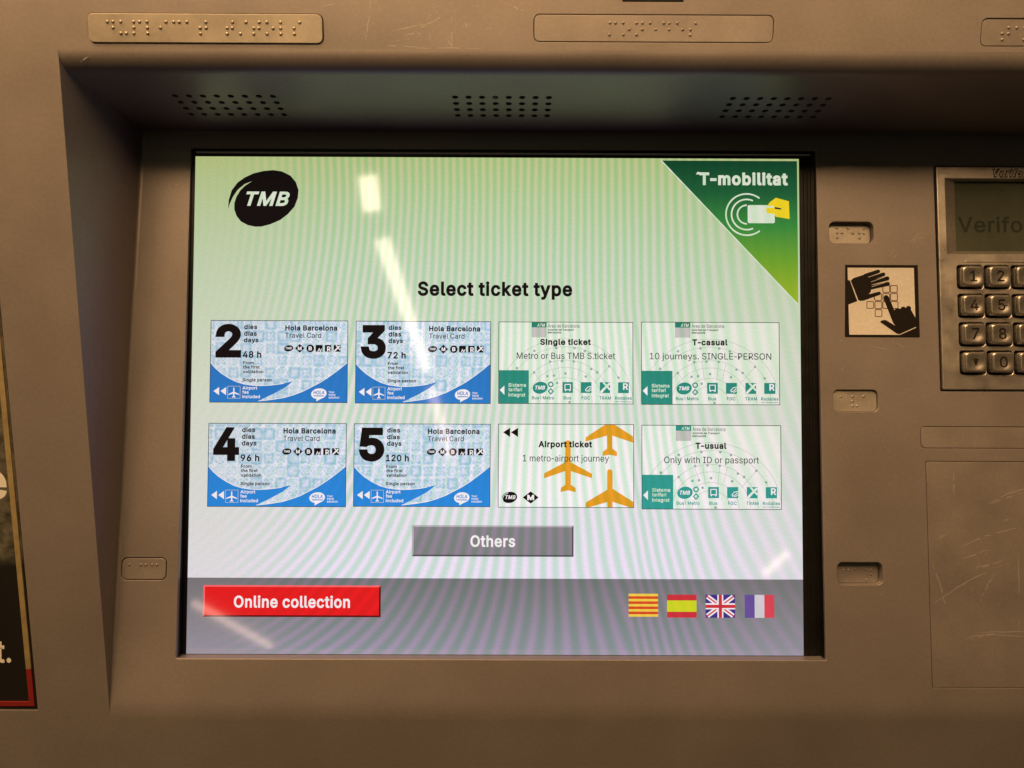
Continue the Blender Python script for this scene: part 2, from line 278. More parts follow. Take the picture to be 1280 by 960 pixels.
# letter outlines (capitals 200 high): character, advance width, then its contours
GLYPHS = (
    '-178:132,96 132,74 45,74 45,96|.74:37,-2 31,0 25,3 21,9 19,16 21,23 25,29 31,33 37,34 44,33 50,29 54,23 55,16 54,9 50,3 44,0|0178:89,-3 68,0 51,9 37,2'
    '4 27,45 21,70 19,100 21,130 27,155 37,176 51,190 69,200 89,203 110,200 127,190 141,176 151,155 157,130 159,100 157,70 151,45 141,24 127,9 110,0;89,19 '
    '103,22 114,29 123,41 130,57 134,76 135,100 134,124 130,143 123,159 114,171 103,178 89,181 75,178 64,171 55,159 48,143 44,124 43,100 44,76 48,57 55,41 '
    '64,29 75,22|1178:30,0 30,21 154,21 154,0;108,200 108,0 83,0 83,176 82,176 34,141 34,168 78,200|2178:25,0 25,19 92,90 111,111 117,120 122,128 125,137 1'
    '26,146 125,156 121,165 115,171 107,177 98,180 88,181 77,179 68,176 60,170 55,163 51,153 50,142 26,142 28,159 34,174 44,186 56,195 71,201 88,203 105,20'
    '1 120,195 133,186 142,175 148,162 150,146 149,135 146,125 140,114 132,102 105,71 60,24 60,22 153,22 153,0|3178:86,-3 68,-1 52,4 38,12 28,23 20,36 17,5'
    '2 43,52 45,42 50,34 56,28 65,23 75,21 86,20 98,21 108,24 117,29 124,37 128,46 129,57 128,67 124,77 118,85 108,92 95,96 79,97 62,97 62,118 113,176 113,'
    '178 27,178 27,200 146,200 146,181 83,109 83,114 104,113 121,108 135,100 146,87 152,73 154,57 152,40 146,26 135,14 121,5 105,-1|4178:16,41 16,62 97,200'
    ' 122,200 43,65 43,64 162,64 162,41;111,0 111,48 111,57 111,125 135,125 135,0|5178:87,-3 70,-1 55,4 42,13 33,24 26,37 23,51 48,51 50,43 54,35 60,29 68,'
    '24 77,21 87,20 98,21 109,25 117,32 123,41 128,52 129,64 127,76 123,87 117,96 108,103 98,107 86,109 76,108 66,106 57,102 50,97 26,99 38,200 144,200 144'
    ',178 59,178 53,119 54,119 61,124 70,128 80,130 90,131 103,130 116,126 126,120 136,112 143,102 149,91 153,78 154,64 152,46 145,30 135,16 121,6 105,-1|6'
    '178:89,-3 71,-1 56,6 43,16 33,29 27,45 25,64 27,78 31,94 40,112 54,134 99,200 127,200 59,103 57,103 60,108 65,113 70,117 77,121 84,123 92,123 109,122 '
    '124,116 136,107 145,94 151,79 153,62 151,44 145,29 135,16 122,6 106,-1;89,19 100,20 110,25 117,31 124,40 127,50 129,62 127,74 124,84 117,92 110,99 100'
    ',103 89,104 78,103 68,99 60,93 54,84 50,74 49,62 50,50 54,40 60,31 68,25 78,20|7178:38,0 127,176 127,178 24,178 24,200 154,200 154,176 65,0|8178:89,-3'
    ' 70,-1 53,4 40,13 29,24 23,38 20,53 22,65 26,77 32,87 40,95 49,101 60,104 60,105 47,111 36,121 30,134 28,150 30,164 36,177 45,188 57,196 72,201 89,203'
    ' 106,201 120,196 133,188 142,177 148,164 150,150 148,134 141,121 131,111 118,105 118,104 129,101 138,95 146,87 152,77 156,65 158,53 155,38 149,24 138,'
    '13 125,4 108,-1;89,19 101,20 112,24 121,29 127,36 131,45 132,54 131,65 127,74 120,82 111,88 101,91 89,92 77,91 67,88 58,82 51,74 47,65 45,54 47,45 51,'
    '36 57,29 66,24 76,20;89,114 99,115 108,118 115,123 121,130 124,138 126,148 124,157 121,165 115,172 108,177 99,180 89,181 79,180 70,177 62,172 57,165 5'
    '3,157 52,148 53,138 57,130 62,123 70,118 79,115|9178:89,203 106,201 122,194 135,184 145,171 151,155 153,136 151,122 147,106 138,88 124,66 79,0 51,0 11'
    '9,97 121,97 118,92 113,87 107,83 101,79 94,77 86,77 69,78 54,84 42,93 33,106 27,121 25,138 27,156 33,172 43,184 56,194 71,201;89,181 78,180 68,175 60,'
    '169 54,160 51,150 49,138 51,126 54,116 60,108 68,101 78,97 89,96 100,97 110,101 118,107 124,116 127,126 129,138 127,150 124,160 118,169 110,175 100,18'
    '0|A189:6,0 79,200 109,200 182,0 155,0 113,119 104,146 91,188 96,188 84,146 75,119 33,0;43,56 43,78 145,78 145,56|B179:24,0 24,200 95,200 114,198 129,1'
    '93 141,185 150,174 155,161 157,147 155,135 152,126 147,118 140,112 132,108 124,105 124,103 133,101 143,97 151,89 158,80 163,68 164,54 163,39 157,26 14'
    '8,15 135,7 118,2 97,0;49,22 96,22 116,25 130,31 137,41 140,54 138,63 135,72 128,80 120,86 110,89 98,91 49,91;49,112 94,112 104,113 113,116 121,122 127'
    ',128 131,137 132,146 130,159 123,169 111,175 94,178 49,178|C201:105,-3 81,0 59,10 41,25 27,45 19,70 16,100 19,129 27,155 41,175 59,190 81,200 105,203 '
    '120,202 134,198 147,193 158,185 168,176 176,164 182,152 186,137 161,137 158,147 153,155 147,162 140,168 133,173 124,177 115,179 105,179 88,177 72,170 '
    '59,159 49,143 43,123 41,100 43,76 49,57 59,41 72,30 88,23 105,21 115,21 124,24 133,27 140,32 147,38 153,45 158,53 161,63 186,63 182,49 176,36 168,24 1'
    '58,15 147,7 134,2 120,-2|D197:86,0 38,0 38,22 84,22 107,25 125,32 139,43 149,59 155,78 157,100 155,123 149,142 139,157 126,168 108,175 87,178 37,178 3'
    '7,200 89,200 116,197 139,188 157,174 170,154 179,129 181,100 179,71 170,47 157,27 138,12 114,3;49,200 49,0 24,0 24,200|E165:24,0 24,200 146,200 146,17'
    '8 49,178 49,112 140,112 140,90 49,90 49,22 148,22 148,0|F161:24,0 24,200 145,200 145,178 49,178 49,109 136,109 136,87 49,87 49,0|G205:106,-3 81,0 59,1'
    '0 41,25 27,45 19,71 16,100 19,129 27,155 41,175 59,190 80,200 104,203 119,202 134,198 147,192 159,184 168,175 177,164 183,151 186,137 160,137 157,146 '
    '152,155 147,162 140,168 132,173 124,176 115,178 104,179 87,177 72,170 59,159 49,143 43,123 41,100 43,76 49,57 59,41 72,30 88,23 106,21 122,23 136,28 1'
    '47,37 156,48 161,63 163,80 171,78 111,78 111,101 188,101 188,79 185,56 177,36 165,19 148,7 128,0|H203:24,0 24,200 49,200 49,114 154,114 154,200 180,20'
    '0 180,0 154,0 154,91 49,91 49,0|I118:12,0 12,22 46,22 46,178 12,178 12,200 106,200 106,178 72,178 72,22 106,22 106,0|L154:24,0 24,200 49,200 49,22 142'
    ',22 142,0|M247:24,0 24,200 60,200 109,74 113,62 118,48 122,33 126,19 121,19 125,32 130,48 134,62 139,74 187,200 223,200 223,0 198,0 198,114 198,129 19'
    '9,145 199,162 199,180 202,180 196,161 189,143 184,127 179,114 134,0 112,0 67,114 63,126 57,142 51,160 44,180 47,180 47,164 48,146 48,129 48,114 48,0|N'
    '206:24,0 24,200 54,200 135,72 143,59 152,42 163,22 159,21 158,43 157,62 157,77 157,200 182,200 182,0 152,0 79,114 70,130 58,150 42,178 47,178 48,151 4'
    '9,129 49,114 49,0|O210:105,-3 81,0 59,10 41,25 27,45 19,70 16,100 19,129 27,155 41,175 59,190 81,200 105,203 129,200 151,190 169,175 182,155 191,129 1'
    '94,100 191,70 182,45 169,25 151,10 129,0;105,21 122,23 137,30 150,41 161,57 167,76 169,100 167,124 161,143 150,159 137,170 122,177 105,179 88,177 72,1'
    '70 59,159 49,143 43,124 41,100 43,76 49,57 59,41 72,30 88,23|P175:24,0 24,200 92,200 114,198 131,192 144,182 153,169 159,154 161,137 159,120 153,104 1'
    '44,91 131,81 114,75 92,73 43,73 43,95 91,95 106,97 117,101 125,107 131,115 134,125 135,137 134,148 131,158 125,166 117,172 105,176 91,178 49,178 49,0|'
    'R177:24,0 24,200 93,200 114,198 131,192 144,183 153,170 159,155 161,138 159,121 153,107 144,95 131,85 114,80 93,78 38,78 38,100 92,100 106,101 117,105'
    ' 125,111 131,118 135,127 136,138 135,150 131,159 125,167 117,173 106,176 92,178 49,178 49,0;139,0 90,90 119,90 168,0|S176:88,-3 68,-2 50,4 36,12 25,24'
    ' 18,38 15,54 41,54 43,43 49,34 56,28 65,23 76,20 88,19 101,20 112,24 122,29 130,36 134,45 136,55 135,63 131,70 124,76 116,80 96,87 72,94 50,102 34,114'
    ' 24,128 20,146 23,162 29,176 40,187 54,196 71,201 89,203 108,201 124,196 138,187 148,176 155,163 158,149 133,149 128,162 119,172 105,178 88,180 76,179'
    ' 66,176 57,171 51,164 47,157 45,148 47,138 51,131 58,125 67,121 83,115 104,110 122,104 132,99 141,93 149,86 155,78 159,67 161,54 158,39 152,25 141,13 '
    '127,4 109,-2|T176:12,178 12,200 164,200 164,178 101,178 101,0 76,0 76,178|V189:80,0 6,200 33,200 76,81 85,54 97,12 92,12 105,54 114,81 155,200 182,200'
    ' 109,0|Y186:80,0 80,82 6,200 36,200 76,135 87,115 98,91 88,91 99,115 110,135 150,200 179,200 105,82 105,0|a153:63,-3 49,-2 37,2 27,8 19,18 14,29 12,42'
    ' 13,54 17,63 23,70 30,76 39,80 49,83 70,86 92,89 99,90 104,92 107,95 108,100 108,101 107,109 105,117 100,122 94,127 86,129 77,130 67,129 59,127 52,123'
    ' 46,118 42,113 39,108 16,114 22,127 31,136 41,143 52,148 64,150 76,151 94,149 103,146 112,142 120,135 127,126 131,114 132,99 132,0 109,0 109,20 107,20'
    ' 99,10 93,5 85,0 75,-2;67,18 79,19 90,23 98,29 104,37 107,45 108,54 108,75 102,72 91,69 79,67 69,66 53,62 46,59 41,55 37,49 36,41 37,34 40,28 45,24 51'
    ',21 58,19|b167:90,-3 78,-2 68,1 60,7 54,12 46,23 44,23 44,0 21,0 21,200 45,200 45,126 46,126 54,136 60,142 67,147 77,150 90,151 108,149 123,142 136,13'
    '0 145,115 151,96 153,74 151,52 145,33 136,18 123,6 108,-1;87,18 99,20 110,26 118,34 124,46 128,59 129,74 128,89 124,103 118,114 110,122 99,128 87,130 '
    '74,128 63,123 55,114 49,103 46,90 44,74 46,59 49,45 55,34 64,26 74,20|c156:81,-3 62,-1 46,6 32,18 22,33 16,52 13,74 16,96 22,114 32,130 46,141 62,149 '
    '81,151 92,150 102,148 112,145 120,140 127,134 134,127 139,118 142,109 119,103 114,114 106,122 95,128 81,130 68,128 57,122 49,113 43,102 39,88 38,74 39'
    ',59 43,46 49,35 57,26 68,20 81,18 95,20 106,26 115,35 120,46 143,40 139,31 134,22 128,15 120,8 112,3 102,0 92,-2|d167:77,-3 59,-1 44,6 31,18 21,33 15,'
    '52 13,74 15,96 22,115 31,130 44,142 59,149 77,151 90,150 99,147 107,142 113,136 120,126 122,126 122,200 146,200 146,0 123,0 123,23 121,23 113,12 107,7'
    ' 99,1 89,-2;80,18 93,20 103,26 112,34 118,45 121,59 123,74 121,90 118,103 112,114 104,123 93,128 80,130 67,128 57,122 49,114 43,103 39,89 38,74 39,59 '
    '43,46 49,34 57,26 68,20|e159:83,-3 63,-1 46,6 32,18 22,33 16,52 13,73 16,95 22,114 32,129 45,141 62,149 81,151 93,150 104,147 116,142 126,134 134,124 '
    '140,111 145,95 146,76 146,67 29,67 29,87 133,87 122,79 121,93 117,106 111,116 103,123 93,128 81,130 68,128 58,123 49,116 43,106 39,95 38,83 38,70 39,5'
    '5 43,42 50,32 59,24 71,20 83,18 92,19 100,21 106,24 112,29 117,34 120,41 143,36 139,25 132,15 122,8 111,2 98,-2|f100:90,149 90,129 3,129 3,149;32,0 32'
    ',170 33,181 38,191 44,199 53,204 63,207 74,208 87,207 95,205 89,184 84,186 77,186 67,185 61,181 57,174 56,165 56,0|g167:81,-59 66,-58 53,-55 41,-50 32'
    ',-43 25,-36 20,-27 40,-16 48,-26 53,-31 61,-35 70,-37 81,-38 98,-36 111,-30 120,-18 122,-2 122,27 120,27 113,16 107,11 99,6 89,3 77,2 60,4 44,10 31,21'
    ' 22,35 15,54 13,75 15,97 22,115 31,130 44,142 60,149 77,151 90,150 100,147 107,142 113,136 121,125 123,125 123,149 146,149 146,-3 144,-21 138,-35 127,'
    '-46 114,-53 99,-58;81,23 93,25 104,30 112,37 118,48 122,60 123,76 122,91 118,104 112,115 104,123 93,128 81,130 68,128 57,122 49,114 43,103 39,90 38,76'
    ' 39,61 43,48 49,38 57,30 68,25|h161:45,89 45,0 21,0 21,200 45,200 45,113 40,113 49,131 60,142 74,149 89,151 104,150 116,145 126,137 134,126 139,112 14'
    '0,94 140,0 116,0 116,92 114,108 107,120 97,127 83,129 72,128 63,125 56,119 50,111 46,101|i66:21,0 21,149 45,149 45,0;33,174 27,175 21,179 17,184 16,19'
    '0 17,196 21,201 27,205 33,206 39,205 45,201 48,196 50,190 48,184 45,179 39,175|j66:21,149 45,149 45,-12 44,-25 40,-36 34,-44 25,-51 15,-55 1,-56 -4,-5'
    '6 -4,-34 1,-34 10,-33 16,-28 19,-21 21,-11;33,174 26,175 21,179 17,184 16,190 17,196 21,201 26,205 33,206 39,205 45,201 48,196 50,190 48,184 45,179 39'
    ',175|k150:43,54 43,83 47,83 112,149 142,149 72,78 70,78;21,0 21,200 45,200 45,0;116,0 58,73 75,90 146,0|l74:55,-1 40,1 29,8 23,19 21,33 21,200 45,200 '
    '45,39 45,30 47,24 51,21 57,20 63,21 67,21 71,1 64,0|m240:21,0 21,149 44,149 44,116 42,116 46,127 52,136 59,143 68,148 77,151 86,152 101,149 113,142 12'
    '1,130 126,116 123,116 127,126 133,135 140,142 150,147 160,151 172,152 184,150 195,146 205,139 213,129 217,116 219,100 219,0 195,0 195,100 193,114 186,'
    '123 176,128 165,130 155,129 147,126 141,121 136,114 133,106 132,97 132,0 108,0 108,102 106,113 99,122 90,128 78,130 70,129 62,126 55,121 49,114 46,105'
    ' 45,94 45,0|n161:45,89 45,0 21,0 21,149 44,149 44,113 40,113 49,131 60,142 74,149 89,151 104,150 116,145 126,137 134,126 139,112 140,94 140,0 116,0 11'
    '6,92 114,108 107,120 97,127 83,129 72,128 63,125 56,119 50,111 46,101|o163:81,-3 62,-1 46,6 32,18 22,33 16,52 13,74 16,96 22,114 32,130 46,141 62,149 '
    '81,151 101,149 117,141 131,130 141,114 148,96 150,74 148,52 141,33 131,18 117,6 101,-1;81,18 95,20 106,26 115,35 121,46 124,59 126,74 124,88 121,101 1'
    '15,113 106,122 95,128 81,130 68,128 57,122 49,113 43,102 39,88 38,74 39,59 43,46 49,35 57,26 68,20|p167:21,-56 21,149 44,149 44,126 46,126 54,136 60,1'
    '42 67,147 77,150 90,151 108,149 123,142 136,130 145,115 151,96 153,74 151,52 145,33 136,18 123,6 108,-1 90,-3 78,-2 68,1 60,7 54,12 46,23 45,23 45,-56'
    ';87,18 99,20 110,26 118,34 124,46 128,59 129,74 128,89 124,103 118,114 110,122 99,128 87,130 74,128 63,123 55,114 49,103 46,90 44,74 46,59 49,45 55,34'
    ' 64,26 74,20|r102:21,0 21,149 44,149 44,126 45,126 51,136 60,144 71,150 84,151 90,151 96,151 96,127 90,128 81,128 71,127 63,124 55,118 49,111 46,103 4'
    '5,93 45,0|s143:72,-3 57,-2 44,1 33,7 24,15 18,25 14,37 37,42 41,31 49,24 59,19 71,18 85,20 96,24 103,32 105,40 104,48 100,53 93,58 83,61 59,67 41,73 2'
    '8,82 21,93 18,108 20,120 26,130 34,139 45,146 59,150 74,151 88,150 100,146 110,141 118,133 123,124 127,114 105,109 102,117 95,124 86,129 74,131 61,129'
    ' 51,125 45,118 43,109 44,101 49,96 56,91 68,88 90,82 108,76 120,67 128,56 130,42 128,29 123,19 114,9 102,3 88,-2|t89:80,149 80,129 3,129 3,149;26,185 '
    '50,185 50,38 51,30 53,24 59,21 67,20 73,20 79,21 84,1 75,-1 66,-2 49,1 36,8 28,20 26,37|u161:72,-2 58,0 45,4 35,12 27,23 22,37 21,55 21,149 45,149 45,'
    '57 47,41 54,29 65,22 79,20 89,21 98,24 106,30 111,38 115,48 116,60 116,149 140,149 140,0 117,0 117,36 121,36 112,18 101,7 87,0|v153:64,0 7,149 33,149 '
    '65,61 73,34 81,8 72,8 80,34 88,61 120,149 146,149 89,0|w223:54,0 9,149 34,149 52,84 60,54 69,16 65,16 73,53 81,84 99,149 124,149 142,84 150,53 158,16 '
    '154,16 162,53 170,84 189,149 214,149 169,0 145,0 125,68 120,88 114,110 109,133 114,133 109,110 103,88 97,68 78,0|y153:19,-54 24,-34 28,-34 35,-35 41,-'
    '35 46,-33 51,-29 56,-23 59,-14 64,-1 7,149 33,149 65,61 73,34 81,8 72,8 80,34 88,61 120,149 146,149 80,-23 75,-33 69,-42 63,-49 55,-53 46,-56 36,-57 2'
    '5,-56|À189:6,0 79,200 109,200 182,0 155,0 113,119 104,146 91,188 96,188 84,146 75,119 33,0;43,56 43,78 145,78 145,56;85,219 59,259 86,259 105,219|à153'
    ':63,-3 49,-2 37,2 27,8 19,18 14,29 12,42 13,54 17,63 23,70 30,76 39,80 49,83 70,86 92,89 99,90 104,92 107,95 108,100 108,101 107,109 105,117 100,122 9'
    '4,127 86,129 77,130 67,129 59,127 52,123 46,118 42,113 39,108 16,114 22,127 31,136 41,143 52,148 64,150 76,151 94,149 103,146 112,142 120,135 127,126 '
    '131,114 132,99 132,0 109,0 109,20 107,20 99,10 93,5 85,0 75,-2;67,18 79,19 90,23 98,29 104,37 107,45 108,54 108,75 102,72 91,69 79,67 69,66 53,62 46,5'
    '9 41,55 37,49 36,41 37,34 40,28 45,24 51,21 58,19;65,169 39,208 66,208 85,169|í66:21,0 21,149 45,149 45,0;22,169 41,208 68,208 42,169'
)
GL = {}
for _r in GLYPHS.split('|'):
    _h, _b = _r.split(':')
    if _h[0] == '-': _h, _b = '-118', ' '.join('%d,%s' % (int(p.split(',')[0])-30, p.split(',')[1]) for p in _b.split(' '))
    GL[_h[0]] = (int(_h[1:]), [[tuple(int(c)/200 for c in p.split(',')) for p in lp.split(' ')] for lp in _b.split(';')])
def area(P): return sum(P[i-1][0]*P[i][1]-P[i][0]*P[i-1][1] for i in range(len(P)))/2
def inside(p, P):
    c = False
    for i in range(len(P)):
        (x0, y0), (x1, y1) = P[i-1], P[i]
        if (y0 > p[1]) != (y1 > p[1]) and p[0] < (x1-x0)*(p[1]-y0)/(y1-y0)+x0: c = not c
    return c
_GF, _TX = {}, {}
def glyph_fill(ch):
    """filled faces of one letter: each outer contour with the holes that lie in it"""
    if ch not in _GF:
        lps = GL[ch][1]; big = max(lps, key=lambda l: abs(area(l))); sg = area(big) > 0; V, F = [], []
        for n, o in enumerate([l for l in lps if (area(l) > 0) == sg]):
            cu = bpy.data.curves.new('t', 'CURVE'); cu.dimensions = '2D'; cu.fill_mode = 'FRONT'
            for lp in [o]+[h for h in lps if (area(h) > 0) != sg and inside(h[0], o)]:
                sp = cu.splines.new('POLY'); sp.points.add(len(lp)-1); sp.use_cyclic_u = True
                for p, q in zip(sp.points, lp): p.co = (q[0]*100, q[1]*100, 0, 1)
            me = curve_mesh(cu); k = len(V)
            V += [(v.co[0]/100, v.co[1]/100, .1*n) for v in me.vertices]; F += [tuple(k+i for i in p.vertices) for p in me.polygons]
            bpy.data.meshes.remove(me)
        _GF[ch] = (V, F)
    return _GF[ch]
def text_geo(s, bold=0., shear=0.):
    """filled letters with capitals 1 high; bold swells the strokes"""
    k = (s, bold, shear)
    if k not in _TX:
        V, F = [], []; x = 0.
        for ch in s:
            if ch == ' ': x += .36+bold; continue
            gv, gf = glyph_fill(ch); b = len(V)
            V += [(x+p[0]+p[1]*shear, p[1], p[2]) for p in gv]; F += [tuple(b+i for i in f) for f in gf]
            for lp in (GL[ch][1] if bold > 0 else ()):
                n = len(lp); P = [Vector((x+q[0]+q[1]*shear, q[1])) for q in lp]; O, I = [], []
                for i in range(n):
                    d1 = (P[i]-P[i-1]).normalized(); d2 = (P[(i+1) % n]-P[i]).normalized(); t = d1+d2
                    t = t.normalized() if t.length > .05 else d1
                    nn = Vector((-t.y, t.x)); kk = bold*1.5/max(.55, abs(Vector((-d1.y, d1.x)).dot(nn)))
                    O.append(P[i]+nn*kk); I.append(P[i]-nn*kk)
                for i in range(n):
                    j = (i+1) % n; b = len(V)
                    V += [(p.x, p.y, .4+.02*(i % 9)) for p in (O[i], O[j], I[j], I[i])]; F.append((b, b+3, b+2, b+1))
            x += GL[ch][0]/200+bold*2.2
        _TX[k] = (V, F)
    return _TX[k]
CAP = 1.0
class Art:
    """flat artwork gathered into one mesh; fx maps drawing coordinates to mm"""
    STEP = .03
    def __init__(s, fx=None, z=0.):
        s.fx = fx or (lambda x, y: (x, y)); s.z0 = z; s.v = []; s.f = []; s.m = []; s.mats = []
    def mi(s, m):
        if m not in s.mats: s.mats.append(m)
        return s.mats.index(m)
    def poly(s, pts, m, z=1):
        b = len(s.v)
        q = [s.fx(*p) for p in pts]
        ar = sum(q[i][0]*q[(i+1) % len(q)][1]-q[(i+1) % len(q)][0]*q[i][1] for i in range(len(q)))
        if ar < 0: q.reverse()
        s.v += [(x*MM, y*MM, (s.z0+z*s.STEP)*MM) for x, y in q]
        s.f.append(tuple(range(b, b+len(q)))); s.m.append(s.mi(m))
    def rect(s, x0, y0, x1, y1, m, z=1): s.poly([(x0, y0), (x1, y0), (x1, y1), (x0, y1)], m, z)
    def stroke(s, pts, wd, m, z=1, closed=False):
        P = [Vector(p) for p in pts]; n = len(P); Lf = []; Rt = []
        for i in range(n):
            a = P[(i-1) % n] if (closed or i > 0) else P[i]; c = P[(i+1) % n] if (closed or i < n-1) else P[i]
            d1 = (P[i]-a); d2 = (c-P[i]); d1 = d1.normalized() if d1.length else d2.normalized(); d2 = d2.normalized() if d2.length else d1
            t = (d1+d2).normalized(); nn = Vector((-t.y, t.x)); k = 1/max(.4, abs(Vector((-d1.y, d1.x)).dot(nn)))
            Lf.append(P[i]+nn*wd/2*k); Rt.append(P[i]-nn*wd/2*k)
        for i in range(n if closed else n-1):
            j = (i+1) % n; s.poly([Lf[i], Lf[j], Rt[j], Rt[i]], m, z)
    def taper(s, pts, wd, m, z=1):
        """a scratch: a ribbon that thins out to both ends"""
        P = [Vector(p) for p in pts]; Q = []
        for i in range(len(P)-1):
            for k in range(6): Q.append(P[i].lerp(P[i+1], k/6))
        Q.append(P[-1]); n = len(Q); J = []
        for i, q in enumerate(Q): J.append(q+Vector((random.gauss(0, .12), random.gauss(0, .12))))
        for i in range(n-1):
            if random.random() < .22: continue
            d = (J[i+1]-J[i]).normalized(); nn = Vector((-d.y, d.x))
            w0 = wd*(.25+.75*math.sin(math.pi*i/(n-1)))*random.uniform(.6, 1.3)/2; w1 = wd*(.25+.75*math.sin(math.pi*(i+1)/(n-1)))*random.uniform(.6, 1.3)/2
            s.poly([J[i]+nn*w0, J[i+1]+nn*w1, J[i+1]-nn*w1, J[i]-nn*w0], m, z)
    def arc(s, cx, cy, r, a0, a1, wd, m, z=1, n=32, ry=None):
        ry = ry or r
        s.stroke([(cx+r*math.cos(R(a0+(a1-a0)*i/n)), cy+ry*math.sin(R(a0+(a1-a0)*i/n))) for i in range(n+1)], wd, m, z)
    def capsule(s, a, b, r, m, z=1, r2=None):
        a, b = Vector(a), Vector(b); r2 = r2 or r; d = (b-a).normalized(); t0 = math.atan2(d.y, d.x); P = []
        for i in range(9): t = t0+R(90+180*i/8); P.append((a.x+r*math.cos(t), a.y+r*math.sin(t)))
        for i in range(9): t = t0+R(-90+180*i/8); P.append((b.x+r2*math.cos(t), b.y+r2*math.sin(t)))
        s.poly(P, m, z)
    def text(s, t, x, base, cap, m, width=None, align='l', bold=0., shear=0., z=2, ydown=True, tall=None):
        """text whose capitals are cap high, left/centre at x, baseline at base, squeezed to width"""
        V, Fc = text_geo(t, bold, shear); xs = [p[0] for p in V]; x0, x1 = min(xs), max(xs)
        ky = cap/(1+3*max(0., bold)); base = base-(bold*1.5*ky if bold > 0 else 0)*(1 if ydown else -1); kx = (width/(x1-x0)) if width else ky
        off = x - (x0*kx if align == 'l' else (x0+x1)/2*kx if align == 'c' else x1*kx)
        b = len(s.v); sg = -1 if ydown else 1
        for p in V:
            q = s.fx(off+p[0]*kx, base+sg*p[1]*ky); s.v.append((q[0]*MM, q[1]*MM, (s.z0+(z+p[2])*s.STEP)*MM))
        k = s.mi(m)
        for f in Fc: s.f.append(tuple(b+i for i in f)); s.m.append(k)
    def mesh(s):
        me = bpy.data.meshes.new('art'); me.from_pydata(s.v, [], s.f)
        for mm in s.mats: me.materials.append(mm)
        me.polygons.foreach_set('material_index', s.m); me.update(); return me
    def build(s, name, parent, loc=(0, 0, 0), rot=0.): return link(name, s.mesh(), parent, loc, rot)
def mesh_from(V, Fc, smooth=False):
    me = bpy.data.meshes.new('m'); me.from_pydata([tuple(c*MM for c in v) for v in V], [], Fc); me.update()
    if smooth:
        for p in me.polygons: p.use_smooth = True
    return me
def joined(*mes):
    """one mesh from several; each keeps its own material"""
    V, F, M, S, mats = [], [], [], [], []
    for me in mes:
        b = len(V); V += [v.co[:] for v in me.vertices]; idx = []
        for m in me.materials:
            if m not in mats: mats.append(m)
            idx.append(mats.index(m))
        for p in me.polygons: F.append(tuple(b+i for i in p.vertices)); M.append(idx[p.material_index] if idx else 0); S.append(p.use_smooth)
    o = bpy.data.meshes.new('j'); o.from_pydata(V, [], F)
    for m in mats: o.materials.append(m)
    o.polygons.foreach_set('material_index', M); o.polygons.foreach_set('use_smooth', S); o.update(); return o
def withm(me, m): me.materials.append(m); return me
def boxm(x0, y0, z0, x1, y1, z1):
    V = [(x, y, z) for z in (z0, z1) for y in (y0, y1) for x in (x0, x1)]
    return mesh_from(V, [(0, 2, 3, 1), (4, 5, 7, 6), (0, 1, 5, 4), (2, 6, 7, 3), (0, 4, 6, 2), (1, 3, 7, 5)])

# ================================================================== the ticket machine
BZ = -360.                                                        # its base point, mm
machine = thing(empty('ticket_machine', (0, 0, BZ)), 'large brown painted metal ticket machine with a lit touchscreen in its sloping recess', 'ticket machine')
def at(x, y, z): return (x, y, z-BZ)                              # world mm to a child's place
FR, PR, DR = R(90), R(90)-TP, R(90)-TD                            # rotations of front, panel and display planes
XL, XR = -199.8, 470.                                             # recess sides
HR = 9.; HT = HR*math.tan(R(74.6/2)); ZH = 318.8                  # hood nose
CT = 5.2                                                          # crease fillet reach

# --- flat front
hole = [(XL, 0), (XL, -CT), (XR, -CT), (XR, ZH+HT), (XL, ZH+HT)]
BR = [(-185.2, 329.0, -78.5, 341.5, 2.6), (18.1, 330.5, 127.2, 342.0, 2.4), (222.8, 329.6, 331.8, 341.1, 2.4)]
fh = [rrect(a-g, b-g, c+g, d+g, r+g) for (a, b, c, d, r), g in zip(BR, (.35, .30, .40))]
slot = rrect(58, 347.7, 86.2, 356, .6)
pst = [(-420, -.6), (-237.2, -.6), (-237.2, 420), (-420, 420)]
me = sheet([[(-560, -330), (700, -330), (700, 640), (-560, 640)], hole, slot, pst] + fh, 2.4, .22)
me.materials.append(PAINT)
a = Art()
for l in [[(-56.2, 347.9), (-57.7, 337.5), (-58.8, 330.6)], [(-59.6, 334), (-58.8, 330.6)], [(-18.4, 348.1), (-23.3, 341.2), (-31.9, 337.1), (-40.6, 332.4)], [(-19.6, 341.2), (-19.7, 327.2)], [(-22.2, 331.9), (-18, 326.4)], [(-37, 327), (-21, 327.5), (-6.2, 327)], [(4.8, 347.1), (13.4, 343.6)], [(-41.2, 333), (-34.4, 333.6)], [(-51.8, 328.5), (-32.1, 327.6)], [(-13.5, 338.9), (-12.8, 336)], [(-46.7, 334.7), (-31.9, 337.7)], [(-79, 345), (-72, 346.5)], [(-190, 321), (-186, 323)]]:
    a.taper(l, .30, SCRATCH)
for i in range(26):
    x, y = random.gauss(-30, 16), random.uniform(327, 347); t = random.uniform(0, 6.28); q = random.uniform(1, 5)
    a.taper([(x, y), (x+q*math.cos(t), y+q*.7*math.sin(t))], .18, SCRATCH)
link('front_panel', joined(me, a.mesh()), machine, at(0, 0, 0), FR)
link('top_slot', joined(withm(sheet([rrect(57, 346.7, 87, 370, .6)], 1, .1, -2.6), DARKHOLE)), machine, at(0, 0, 0), FR)

